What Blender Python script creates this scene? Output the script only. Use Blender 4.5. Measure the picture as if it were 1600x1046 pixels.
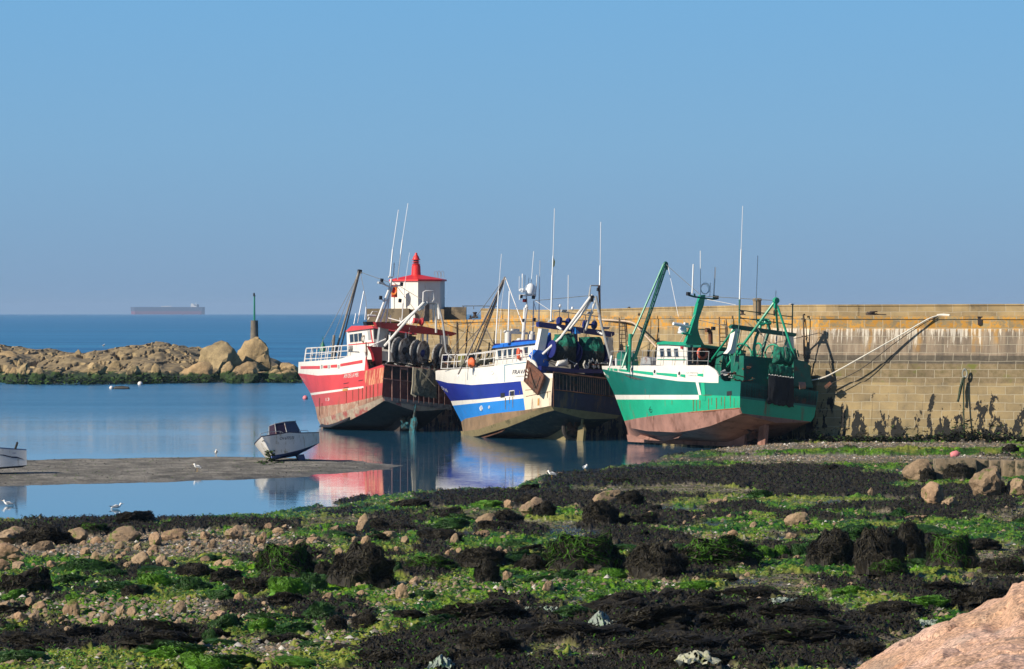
import bpy, math, random
import numpy as np
from mathutils import Matrix, Vector, noise as mnoise
from mathutils.bvhtree import BVHTree
random.seed(7)
for o in list(bpy.data.objects): bpy.data.objects.remove(o)
SC = bpy.context.scene; COL = SC.collection
R = math.radians
# ------------------------------------------------------------------ camera
CAM_H = 9.5; F = 6400.0; YL = 486.0            # focal length in px of the 1600 px wide frame, height of the eye level line
cd = bpy.data.cameras.new('camera'); cd.sensor_width = 36; cd.lens = 144; cd.shift_y = -37/1600
cd.clip_start = 0.5; cd.clip_end = 90000
cam = bpy.data.objects.new('camera', cd); COL.objects.link(cam)
cam.location = (0, 0, CAM_H); cam.rotation_euler = (R(90), 0, 0); SC.camera = cam
# ------------------------------------------------------------------ world, sun, exposure
SUN_EL = 30; SUN_TH = 29.5
w = bpy.data.worlds.new('World'); SC.world = w; w.use_nodes = True
nt = w.node_tree; bg = nt.nodes['Background']
sky = nt.nodes.new('ShaderNodeTexSky'); sky.sky_type = 'NISHITA'; sky.sun_disc = False
sky.sun_elevation = R(SUN_EL); sky.sun_rotation = R(240.5)
sky.air_density = 0.9; sky.dust_density = 0.25; sky.ozone_density = 3.0; sky.altitude = 0
# the sky texture, pulled towards the even blue that the photo shows down to the horizon
wtc = nt.nodes.new('ShaderNodeTexCoord'); wsp = nt.nodes.new('ShaderNodeSeparateXYZ'); nt.links.new(wtc.outputs['Generated'], wsp.inputs[0])
wr_ = nt.nodes.new('ShaderNodeValToRGB'); nt.links.new(wsp.outputs[2], wr_.inputs[0])
for _ in range(3): wr_.color_ramp.elements.new(.5)
for e_, (p_, c_) in zip(wr_.color_ramp.elements, [(0, (1.85,3.75,6.6)), (.012, (1.95,4.1,7.1)), (.04, (2.0,4.75,8.1)), (.085, (1.75,5.0,9.0)), (.35, (.25,.95,2.9))]):
    e_.position = p_; e_.color = (c_[0]/10, c_[1]/10, c_[2]/10, 1)
wsc = nt.nodes.new('ShaderNodeVectorMath'); wsc.operation = 'SCALE'; wsc.inputs['Scale'].default_value = 10; nt.links.new(wr_.outputs[0], wsc.inputs[0])
mulc = nt.nodes.new('ShaderNodeMix'); mulc.data_type = 'RGBA'; mulc.inputs[0].default_value = .82
nt.links.new(sky.outputs[0], mulc.inputs[6]); nt.links.new(wsc.outputs[0], mulc.inputs[7]); nt.links.new(mulc.outputs[2], bg.inputs[0])
bg.inputs[1].default_value = 0.068
sl = bpy.data.lights.new('sun', 'SUN'); sl.energy = 5.0; sl.angle = R(0.5); sl.color = (1, 0.90, 0.76)
so = bpy.data.objects.new('sun', sl); COL.objects.link(so)
tosun = Vector((-math.cos(R(SUN_TH))*math.cos(R(SUN_EL)), -math.sin(R(SUN_TH))*math.cos(R(SUN_EL)), math.sin(R(SUN_EL))))
so.rotation_euler = tosun.to_track_quat('Z', 'Y').to_euler(); so.location = (-40, -20, 60)
SC.view_settings.view_transform = 'Standard'; SC.view_settings.look = 'None'
SC.view_settings.exposure = 0.32; SC.view_settings.gamma = 1.0
SC.cycles.max_bounces = 6; SC.cycles.glossy_bounces = 4; SC.cycles.volume_bounces = 0
SC.cycles.volume_step_rate = 50
# ------------------------------------------------------------------ helpers
def P(px, py, D):                              # photo pixel at distance D -> world point
    return Vector(((px-800)/F*D, D, CAM_H+(YL-py)/F*D))
def G(px, py, z=0.0):                          # photo pixel on the level z -> world point
    return P(px, py, (CAM_H-z)*F/(py-YL))
def proj(v):
    return (800+v[0]/v[1]*F, YL-(v[2]-CAM_H)/v[1]*F)
def srgb(r, g, b):
    f = lambda c: (c/255/12.92) if c/255 <= .04045 else ((c/255+.055)/1.055)**2.4
    return (f(r), f(g), f(b), 1)
def tag(o, label=None, cat=None, group=None, kind=None):
    if label: o['label'] = label
    if cat: o['category'] = cat
    if group: o['group'] = group
    if kind: o['kind'] = kind
    return o
class MB:
    def __init__(s): s.v = []; s.f = []; s.m = []; s.cm = 0; s.sm = False
    def vf(s, vs, fs, m=None):
        b = len(s.v); s.v += [tuple(v) for v in vs]
        for f in fs: s.f.append(tuple(i+b for i in f)); s.m.append(s.cm if m is None else m)
        return s
    def box(s, c, d, M=None, m=None):
        vs = [Vector((c[0]+i*d[0]/2, c[1]+j*d[1]/2, c[2]+k*d[2]/2)) for i in (-1,1) for j in (-1,1) for k in (-1,1)]
        if M: vs = [M @ v for v in vs]
        return s.vf(vs, [(0,1,3,2),(4,6,7,5),(0,4,5,1),(2,3,7,6),(0,2,6,4),(1,5,7,3)], m)
    def tube(s, pts, r, n=6, m=None, cap=True):
        pts = [Vector(p) for p in pts]; rs = r if isinstance(r, (list, tuple)) else [r]*len(pts)
        vs = []; up = None
        for i, p in enumerate(pts):
            d = (pts[min(i+1, len(pts)-1)]-pts[max(i-1, 0)])
            d = d.normalized() if d.length > 1e-9 else Vector((0,0,1))
            if up is None: up = Vector((0,0,1)) if abs(d.z) < .9 else Vector((1,0,0))
            a = d.cross(up).normalized(); b = a.cross(d).normalized(); up = b
            for k in range(n):
                t = 2*math.pi*k/n; vs.append(p+a*math.cos(t)*rs[i]+b*math.sin(t)*rs[i])
        fs = [(i*n+k, i*n+(k+1)%n, (i+1)*n+(k+1)%n, (i+1)*n+k) for i in range(len(pts)-1) for k in range(n)]
        if cap: fs += [tuple(range(n))[::-1], tuple((len(pts)-1)*n+k for k in range(n))]
        return s.vf(vs, fs, m)
    def lathe(s, prof, c=(0,0,0), n=16, M=None, m=None):
        vs = []; c = Vector(c)
        for r, z in prof:
            for k in range(n):
                t = 2*math.pi*k/n; v = Vector((r*math.cos(t), r*math.sin(t), z))
                vs.append((M @ v if M else v)+c)
        L = len(prof)
        fs = [(i*n+k, i*n+(k+1)%n, (i+1)*n+(k+1)%n, (i+1)*n+k) for i in range(L-1) for k in range(n)]
        if prof[0][0] > 1e-4: fs.append(tuple(range(n))[::-1])
        if prof[-1][0] > 1e-4: fs.append(tuple((L-1)*n+k for k in range(n)))
        return s.vf(vs, fs, m)
    def torus(s, c, R1, r, M=None, n=24, k=8, m=None):
        vs = []; c = Vector(c)
        for i in range(n):
            a = 2*math.pi*i/n
            for j in range(k):
                b = 2*math.pi*j/k; v = Vector(((R1+r*math.cos(b))*math.cos(a), (R1+r*math.cos(b))*math.sin(a), r*math.sin(b)))
                vs.append((M @ v if M else v)+c)
        return s.vf(vs, [(i*k+j, ((i+1)%n)*k+j, ((i+1)%n)*k+(j+1)%k, i*k+(j+1)%k) for i in range(n) for j in range(k)], m)
    def prism(s, poly, ext, m=None):            # poly: 3D points in a plane; ext: extrusion vector
        n = len(poly); e = Vector(ext); vs = [Vector(p) for p in poly]+[Vector(p)+e for p in poly]
        fs = [tuple(range(n))[::-1], tuple(range(n, 2*n))]+[(i, (i+1)%n, n+(i+1)%n, n+i) for i in range(n)]
        return s.vf(vs, fs, m)
    def build(s, name, mats, parent=None, smooth=False, M=None, origin=None):
        me = bpy.data.meshes.new(name); vs = s.v
        if origin is not None:
            og = Vector(origin); vs = [tuple(Vector(v)-og) for v in vs]
        me.from_pydata(vs, [], s.f)
        for m in (mats if isinstance(mats, (list, tuple)) else [mats]): me.materials.append(m)
        me.polygons.foreach_set('material_index', s.m)
        if smooth: me.polygons.foreach_set('use_smooth', [True]*len(s.f))
        me.update()
        import bmesh
        bm = bmesh.new(); bm.from_mesh(me); bmesh.ops.recalc_face_normals(bm, faces=bm.faces); bm.to_mesh(me); bm.free()
        if smooth:
            try: me.set_sharp_from_angle(angle=R(40))
            except Exception: pass
        o = bpy.data.objects.new(name, me); COL.objects.link(o)
        if parent: o.parent = parent
        elif M is not None: o.matrix_world = M @ (Matrix.Translation(origin) if origin is not None else Matrix())
        elif origin is not None: o.location = origin
        return o
def empty(name, loc=(0,0,0), M=None):
    o = bpy.data.objects.new(name, None); COL.objects.link(o); o.empty_display_size = .3
    if M is not None: o.matrix_world = M
    else: o.location = loc
    return o
def copy_tree(o, parent=None):
    c = o.copy(); COL.objects.link(c)
    if parent: c.parent = parent
    for ch in [x for x in o.children]: copy_tree(ch, c)
    return c
# ------------------------------------------------------------------ materials
MATS = {}
def N(nt, t, **kw):
    n = nt.nodes.new(t)
    for k, v in kw.items():
        if k in n.inputs: n.inputs[k].default_value = v
        else: setattr(n, k, v)
    return n
def ramp(nt, fac, stops):
    r = nt.nodes.new('ShaderNodeValToRGB'); e = r.color_ramp.elements
    while len(e) < len(stops): e.new(.5)
    for i, (p, c) in enumerate(stops):
        e[i].position = p; e[i].color = c if len(c) == 4 else (*c, 1)
    nt.links.new(fac, r.inputs[0]); return r.outputs[0]
def mixc(nt, fac, a, b, bt='MIX'):
    m = nt.nodes.new('ShaderNodeMix'); m.data_type = 'RGBA'; m.blend_type = bt
    for i, x in ((0, fac), (6, a), (7, b)):
        if hasattr(x, 'links') or isinstance(x, bpy.types.NodeSocket): nt.links.new(x, m.inputs[i])
        else: m.inputs[i].default_value = x
    return m.outputs[2]
def noise(nt, vec, scale, detail=4, rough=.55, stretch=None):
    if stretch:
        mp = nt.nodes.new('ShaderNodeMapping'); mp.inputs['Scale'].default_value = stretch
        nt.links.new(vec, mp.inputs[0]); vec = mp.outputs[0]
    n = N(nt, 'ShaderNodeTexNoise', Scale=scale, Detail=detail, Roughness=rough); nt.links.new(vec, n.inputs['Vector']); return n.outputs[0]
def rng(nt, v, a, b, c=0., d=1.):
    m = nt.nodes.new('ShaderNodeMapRange'); m.interpolation_type = 'SMOOTHSTEP'
    for i, x in zip((1,2,3,4), (a,b,c,d)): m.inputs[i].default_value = x
    nt.links.new(v, m.inputs[0]); return m.outputs[0]
def math_(nt, op, a, b=None):
    m = nt.nodes.new('ShaderNodeMath'); m.operation = op
    for i, x in enumerate((a, b)):
        if x is None: continue
        if isinstance(x, bpy.types.NodeSocket): nt.links.new(x, m.inputs[i])
        else: m.inputs[i].default_value = x
    return m.outputs[0]
def bump(nt, h, strength, dist=.05):
    b = N(nt, 'ShaderNodeBump', Strength=strength, Distance=dist); nt.links.new(h, b.inputs['Height']); return b.outputs[0]
def base_mat(name):
    m = bpy.data.materials.new(name); m.use_nodes = True; nt = m.node_tree
    return m, nt, nt.nodes['Principled BSDF']
def mat(name, col, rough=.5, var=.12, scale=1.5, dirt=None, damt=.5, dscale=1.2, streak=None, bmp=.15, metal=0., bscale=12, coat=0):
    """painted or plain surface: colour varied by broad noise, dirt or rust in patches or streaks, fine bump"""
    if name in MATS: return MATS[name]
    m, nt, bs = base_mat(name); tc = nt.nodes.new('ShaderNodeTexCoord').outputs['Object']
    n1 = noise(nt, tc, scale, 5, .6)
    dark = tuple(c*(1-var*1.6) for c in col[:3])+(1,); lite = tuple(min(1, c*(1+var)) for c in col[:3])+(1,)
    c = ramp(nt, n1, [(.3, dark), (.7, lite)])
    if dirt:
        n2 = noise(nt, tc, dscale, 6, .68, stretch=streak)
        c = mixc(nt, rng(nt, n2, .62-.25*damt, .78-.25*damt), c, dirt)
    nt.links.new(c, bs.inputs['Base Color']); bs.inputs['Roughness'].default_value = rough; bs.inputs['Metallic'].default_value = metal
    if bmp:
        nt.links.new(bump(nt, noise(nt, tc, bscale, 4, .6), bmp, .03), bs.inputs['Normal'])
    MATS[name] = m; return m
RUST = (.16, .055, .022, 1)
# ------------------------------------------------------------------ noise on arrays
def _h(ix, iy, s):
    n = (ix.astype(np.int64)*374761393+iy.astype(np.int64)*668265263+s*974711) & 0x7fffffff
    n = ((n ^ (n >> 13))*1274126177) & 0x7fffffff
    return ((n ^ (n >> 16)) & 0xffff)/65535.0
def vn(x, y, s=0):
    x = np.asarray(x, float); y = np.asarray(y, float)
    ix = np.floor(x); iy = np.floor(y); fx = x-ix; fy = y-iy
    fx = fx*fx*(3-2*fx); fy = fy*fy*(3-2*fy)
    a = _h(ix, iy, s); b = _h(ix+1, iy, s); c = _h(ix, iy+1, s); d = _h(ix+1, iy+1, s)
    return (a*(1-fx)+b*fx)*(1-fy)+(c*(1-fx)+d*fx)*fy
def fbm(x, y, s=0, o=4, g=.5):
    t = 0; a = 1; n = 0
    for i in range(o):
        t = t+a*vn(x*2**i+i*17.3, y*2**i-i*9.1, s+i); n += a; a *= g
    return t/n
def sst(x, a, b):
    t = np.clip((x-a)/(b-a), 0, 1); return t*t*(3-2*t)
def sdist(X, Y, poly):                         # signed distance to a polygon, positive inside
    X = np.asarray(X, float); Y = np.asarray(Y, float)
    d = np.full(X.shape, 1e9); ins = np.zeros(X.shape, bool); n = len(poly)
    for i in range(n):
        x0, y0 = poly[i]; x1, y1 = poly[(i+1) % n]; ex, ey = x1-x0, y1-y0
        t = np.clip(((X-x0)*ex+(Y-y0)*ey)/(ex*ex+ey*ey), 0, 1)
        d = np.minimum(d, (X-x0-t*ex)**2+(Y-y0-t*ey)**2)
        c = ((y0 > Y) != (y1 > Y)) & (X < (x1-x0)*(Y-y0)/((y1-y0) if y1 != y0 else 1e-9)+x0); ins ^= c
    return np.where(ins, 1, -1)*np.sqrt(d)
# ------------------------------------------------------------------ ground
SHORE = [(-420,815),(0,812),(90,813),(200,811),(290,812),(400,805),(450,798),(520,790),(565,779),(620,774),(690,766),(760,764),(808,766),(826,752),(870,741),(930,738),(1000,727),(1060,712),(1110,703),(1160,700)]
shore = [tuple(G(*p)[:2]) for p in SHORE]+[(20,300),(30,345),(150,345),(150,-20),(-70,-20)]
BAR = [(-300,722),(60,719),(200,716),(340,714),(460,716),(560,719),(625,728),(560,737),(480,745),(300,753),(100,757),(0,760),(-300,766)]
bar = [tuple(G(*p)[:2]) for p in BAR]
def ground_z(X, Y):
    Z = Y*.6; d = sdist(X, Y, shore); wob = (fbm(X/3.1, Z/4.2, 5, 4)-.5)*8.0*sst(-Y, -220, -120)+(fbm(X/2., Z/3., 8, 3)-.5)*2.0
    d = d+wob*sst(d, -8, 5)
    z = np.where(d > 0, .016*d*(.5+.5*sst(d, 0, 40)), .08*d)
    z = np.minimum(z, .95)
    z = z+.12*(fbm(X/4.5, Z/5.5, 11, 3)-.45)*sst(d, -1, 8)
    z = z+.45*sst(X, 13, 19)*sst(Y, 262, 277)
    db = sdist(X, Y, bar)+(fbm(X/2.5, Z/3.5, 21, 3)-.5)*3.2
    zb = np.where(db > 0, np.minimum(.03*db, .12)+.03*(fbm(X/1.5, Z/2.5, 33, 3)-.5)*sst(db, 0, 2), .1*db)
    return np.maximum(np.maximum(z, zb), -1.2)
def gz(x, y): return float(ground_z(np.array([x]), np.array([y]))[0])
def onground(px, py):
    z = .2
    for _ in range(8):
        p = G(px, py, z); z = gz(p.x, p.y)
    return Vector((p.x, p.y, z))
# soft areas in the photo's frame, turned into places on the flat: cx, cy, rx, ry, wrack, green, pebbles
AREAS = [(990,1020,380,50,.34,-.1,-.2),(1150,985,260,30,.26,0,-.2),(150,1003,190,16,.45,-.2,-.3),(280,1035,340,14,-.5,.40,.1),(120,958,330,26,-.14,-.05,.35),
 (800,781,160,13,.55,-.2,-.3),(220,826,260,14,.30,-.2,0),(1440,706,250,6,-.6,.75,-.4),(1430,696,220,4,-.7,-.7,.5),(1330,719,300,7,-.9,-.7,.0),(1240,748,170,18,.46,-.1,-.3),
 (1400,768,200,12,.32,-.1,-.2),(990,743,170,9,.40,.1,-.3),(1380,824,260,8,-.5,.32,0),(260,905,300,34,-.08,.62,-.5),(720,880,300,26,.04,.22,-.3),(120,905,120,20,.0,.2,-.2),(120,920,160,16,-.2,.2,0),(240,850,260,24,-.30,-.34,.42),
 (1180,700,120,6,-.8,-.5,.6),(1090,768,90,8,-.5,-.4,-.2),(940,820,260,20,.05,.06,0),(700,800,140,8,-.3,.0,0),(1200,847,110,7,-.5,-.1,.2),(700,920,240,30,-.12,.20,.1),
 (390,1012,170,9,-.6,.0,.5),(1520,745,120,10,-.3,-.2,0),(1500,800,130,12,.3,-.1,-.2),(1450,940,260,30,.20,.0,0),(1000,945,220,14,.18,.1,0),(560,990,120,22,-.25,.22,.1),(960,920,170,12,-.15,.26,.1),
 (870,722,120,0.1,0,0,0),(760,890,110,30,.12,0,0),(430,890,60,30,.1,.1,-.2),(620,845,90,10,-.05,.1,0)]
def masks(X, Y, z):
    Yt = Y; Y = Y*.6
    px = 800+X/Yt*F; py = YL+(CAM_H-np.clip(z, 0, 2))*F/Yt
    w = fbm(X/2.6+3, Y/5.2, 41, 5, .58)-.5; g = fbm(X/2.2, Y/4.6+7, 57, 5, .6)-.5; p = fbm(X/1.6, Y/3.1, 71, 4, .6)-.5
    w = w*1.25; g = g*1.25
    for cx, cy, rx, ry, a, b, c in AREAS:
        if ry < 1: continue
        e = 1-sst(((px-cx)/rx)**2+((py-cy)/ry)**2, .45, 1.35)
        w = w+a*e*.8; g = g+b*e*.8; p = p+c*e*.8
    return px, py, w, g, p
GRID = {}
def make_ground():
    pys = np.concatenate([np.arange(692, 1175, .85), np.geomspace(1177, 9000, 60)]); pxs = np.concatenate([np.linspace(-2600, -175, 90), np.arange(-160, 1760, 1.45), np.linspace(1775, 4600, 110)])
    PX, PY = np.meshgrid(pxs, pys); Y = CAM_H*F/(PY-YL); X = (PX-800)/F*Y*(1+np.clip((PY-1175)/900, 0, 6))
    z = ground_z(X, Y); px, py, w, g, p = masks(X, Y, z)
    onbar = sdist(X, Y, bar) > -6
    land = (z > -.3)
    wm = sst(w+.24*(fbm(X*4, Y*1.8, 91, 3)-.5), .015, .095)*(~onbar); gm = sst(g+.20*(fbm(X*3, Y*1.3, 93, 3)-.5), -.11, .02)*(~onbar)*(1-wm); pm = sst(p+.2*(fbm(X*5, Y*2.4, 95, 2)-.5), .10, .25)*(~onbar)*(1-wm)
    Yt = Y; Y = Y*.6
    fine = fbm(X*9, Y*6, 101, 3, .65); mid = fbm(X*2.6, Y*1.9, 105, 4, .6)
    rid = 1-np.abs(2*fbm(X*3.2, Y*2.2, 107, 4, .62)-1)
    vis = sst(z, -.06, .03)
    dz = wm*(.05+.50*(mid-.38)+.20*(fine-.5)+.16*(rid-.8))
    dz = dz+gm*(.03+.50*(fbm(X*1.7, Y*1.5, 111, 5, .6)-.42)+.20*(rid-.75)+.07*(fine-.5))
    dz = dz+(1-wm-gm*.8)*(.035*(fine-.5)+.05*(mid-.5))*np.where(onbar, .25, 1)+pm*.06*(vn(X*12, Y*9, 120)-.4)
    pud = sst(fbm(X/2.6, Y/3.2, 301, 4), .55, .60)*(1-wm)*(1-.8*gm)*(1-pm)*(~onbar)*sst(z, .1, .2)
    z2 = z+dz*vis*(1-.93*pud)-.02*pud
    # colours of the stuff itself
    n1 = fbm(X*1.1, Y*.8, 131, 4)[..., None]; n2 = fbm(X*.35, Y*.3, 133, 3)[..., None]; n3 = vn(X*14, Y*10, 135)[..., None]; n4 = fbm(X*6, Y*4, 137, 3)[..., None]
    def lerp(a, b, t): return np.array(a)*(1-t)+np.array(b)*t
    sand = lerp((.10,.088,.065), (.24,.20,.145), sst(n1, .35, .65))*(.75+.5*n3)
    film = sst(fbm(X*1.3, Y*3.1, 139, 4)[..., None]+.12*(n4-.5), .44, .6)*.8
    sand = sand*(1-film)+film*lerp((.045,.055,.012), (.16,.17,.03), sst(n4, .3, .7))
    sand = np.where(onbar[..., None], lerp((.155,.145,.12), (.26,.24,.20), sst(n1, .3, .7))*(.75+.5*n3)*(1-.35*sst(fbm(X*.8, Y*1.8, 171, 4)[..., None], .52, .62)), sand)
    grav = lerp((.13,.115,.09), (.30,.27,.21), n3)
    gp = sst((X-12)/5, 0, 1)[..., None]*sst(Yt, 254, 264)[..., None]
    sand = sand*(1-gp)+grav*.8*gp
    green = lerp((.016,.10,.003), (.12,.27,.006), sst(n1, .34, .66)); green = green*(1-.8*sst(n4, .5, .68))+.5*sst(n4, .5, .68)*np.array((.02,.03,.008))
    yel = lerp((.11,.15,.015), (.30,.33,.05), n4)
    yk = sst(n2+.12*sst(py[..., None], 960, 1020), .52, .66); green = green*(1-yk)+yel*yk
    wr = lerp((.010,.009,.007), (.032,.026,.016), n3)+.02*sst(n4, .55, .8)*np.array((.8,.8,.25))
    wr = wr+sst(vn(X*7, Y*5, 141), .86, .95)[..., None]*np.array((.03,.05,.006))
    shell = (vn(X*11, Y*8, 145) > .90)[..., None]*np.array((.50,.47,.40))+(vn(X*11, Y*8, 145) <= .90)[..., None]*np.array((.14,.125,.09))
    c = sand; c = c*(1-pm[..., None])+shell*pm[..., None]; c = c*(1-gm[..., None])+green*gm[..., None]
    spk = ((vn(X*10, Y*8, 151) > .93) & (wm < .3) & (~onbar) & (fbm(X/2, Y/3, 153, 3) > .47))[..., None]; c = np.where(spk, np.array((.50,.47,.38)), c)
    c = c*(1-wm[..., None])+wr*wm[..., None]
    wet = sst(z, .10, -.02)[..., None]; c = c*(1-.35*wet); c = c*(1-.6*pud[..., None])
    H, W = X.shape; Y = Yt
    me = bpy.data.meshes.new('ground'); co = np.stack([X, Y, z2], -1).reshape(-1, 3).astype(np.float32)
    idx = np.arange(H*W).reshape(H, W); q = np.stack([idx[:-1, :-1], idx[1:, :-1], idx[1:, 1:], idx[:-1, 1:]], -1).reshape(-1, 4)
    keep = (z2.reshape(-1)[q].max(1) > -.5); q = q[keep]
    me.vertices.add(len(co)); me.vertices.foreach_set('co', co.ravel())
    me.loops.add(q.size); me.loops.foreach_set('vertex_index', q.ravel().astype(np.int32))
    me.polygons.add(len(q)); me.polygons.foreach_set('loop_start', np.arange(0, q.size, 4, dtype=np.int32))
    me.update(calc_edges=True); me.polygons.foreach_set('use_smooth', [True]*len(q))
    ca = me.color_attributes.new('stuff', 'FLOAT_COLOR', 'POINT')
    rough = np.clip(.9-.10*wm-.2*gm-.3*wet[..., 0]-.8*pud, .07, 1)
    ca.data.foreach_set('color', np.concatenate([np.clip(c, 0, 1), rough[..., None]], -1).reshape(-1).astype(np.float32))
    m, nt, bs = base_mat('ground_cover'); at = N(nt, 'ShaderNodeAttribute', attribute_name='stuff')
    tc = nt.nodes.new('ShaderNodeTexCoord').outputs['Object']; nn = noise(nt, tc, 14, 3, .6)
    nt.links.new(mixc(nt, .7, at.outputs[0], ramp(nt, nn, [(.3, (.55,.55,.55)), (.7, (1.4,1.4,1.4))]), 'MULTIPLY'), bs.inputs['Base Color'])
    nt.links.new(at.outputs['Alpha'], bs.inputs['Roughness']); nt.links.new(bump(nt, noise(nt, tc, 22, 3, .7), .5, .05), bs.inputs['Normal'])
    bs.inputs['Specular IOR Level'].default_value = .25; GRID.update(pxs=pxs, X=X, Y=Yt, z=z2, w=wm, g=gm, p=pm, bar=onbar, px=PX, py=PY, n=n1[..., 0])
    me.materials.append(m); o = bpy.data.objects.new('ground', me); COL.objects.link(o); tag(o, kind='structure')
make_ground()
# ------------------------------------------------------------------ water
def make_sea():
    ds = np.concatenate([np.linspace(20, 600, 60), np.geomspace(610, 27500, 120)]); an = np.linspace(-1.3, 1.3, 140)
    RE = 2.55e7; vs = []; fs = []; n = len(an)
    for d in ds:
        for a in an:
            x = d*math.sin(a); y = d*math.cos(a); vs.append((x, y, -(d*d)/(2*RE) if d > 1200 else -(d*d)/(2*RE)*.0-0.0))
    for i in range(len(ds)-1):
        for j in range(n-1): fs.append((i*n+j, i*n+j+1, (i+1)*n+j+1, (i+1)*n+j))
    me = bpy.data.meshes.new('sea'); me.from_pydata(vs, [], fs); me.polygons.foreach_set('use_smooth', [True]*len(fs))
    m, nt, bs = base_mat('sea_water'); geo = nt.nodes.new('ShaderNodeNewGeometry').outputs['Position']
    sep = nt.nodes.new('ShaderNodeSeparateXYZ'); nt.links.new(geo, sep.inputs[0]); far = rng(nt, sep.outputs[1], 510, 650)
    mid = math_(nt, 'ADD', rng(nt, sep.outputs[1], 235, 300, .20, .8), rng(nt, sep.outputs[1], 322, 400, 0, 7.0))
    nt.links.new(mixc(nt, far, (.02,.115,.21,1), mixc(nt, rng(nt, noise(nt, geo, .012, 4, .6, stretch=(.25,1.6,1)), .4, .62), (.010,.11,.26,1), (.03,.20,.38,1))), bs.inputs['Base Color'])
    nt.links.new(math_(nt, 'ADD', math_(nt, 'ADD', math_(nt, 'MULTIPLY', far, .08), .03), rng(nt, sep.outputs[1], 318, 420, 0, .17)), bs.inputs['Roughness']); bs.inputs['IOR'].default_value = 1.33
    h1 = noise(nt, geo, .9, 3, .5, stretch=(.55,1.7,1)); h2 = noise(nt, geo, 3.5, 2, .5, stretch=(.6,1.5,1)); h3 = noise(nt, geo, .035, 3, .5, stretch=(.5,2.2,1))
    calm = math_(nt, 'MULTIPLY', math_(nt, 'ADD', math_(nt, 'MULTIPLY', h1, .030), math_(nt, 'MULTIPLY', h2, .003)), mid)
    calm = math_(nt, 'MULTIPLY', calm, rng(nt, noise(nt, geo, .05, 3, .5, stretch=(.4,1.5,1)), .3, .7, .45, 1.1))
    w1 = noise(nt, geo, .22, 5, .62, stretch=(.6,1.5,1))
    wav = math_(nt, 'MULTIPLY', math_(nt, 'MULTIPLY', w1, 1.15), rng(nt, h3, .35, .65, .5, 1.3))
    mx = nt.nodes.new('ShaderNodeMix'); nt.links.new(far, mx.inputs[0]); nt.links.new(calm, mx.inputs[2]); nt.links.new(wav, mx.inputs[3])
    b = N(nt, 'ShaderNodeBump', Strength=1.0, Distance=1.0); nt.links.new(mx.outputs[0], b.inputs['Height']); nt.links.new(b.outputs[0], bs.inputs['Normal'])
    me.materials.append(m); o = bpy.data.objects.new('sea', me); COL.objects.link(o); tag(o, kind='structure')
make_sea()
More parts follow.
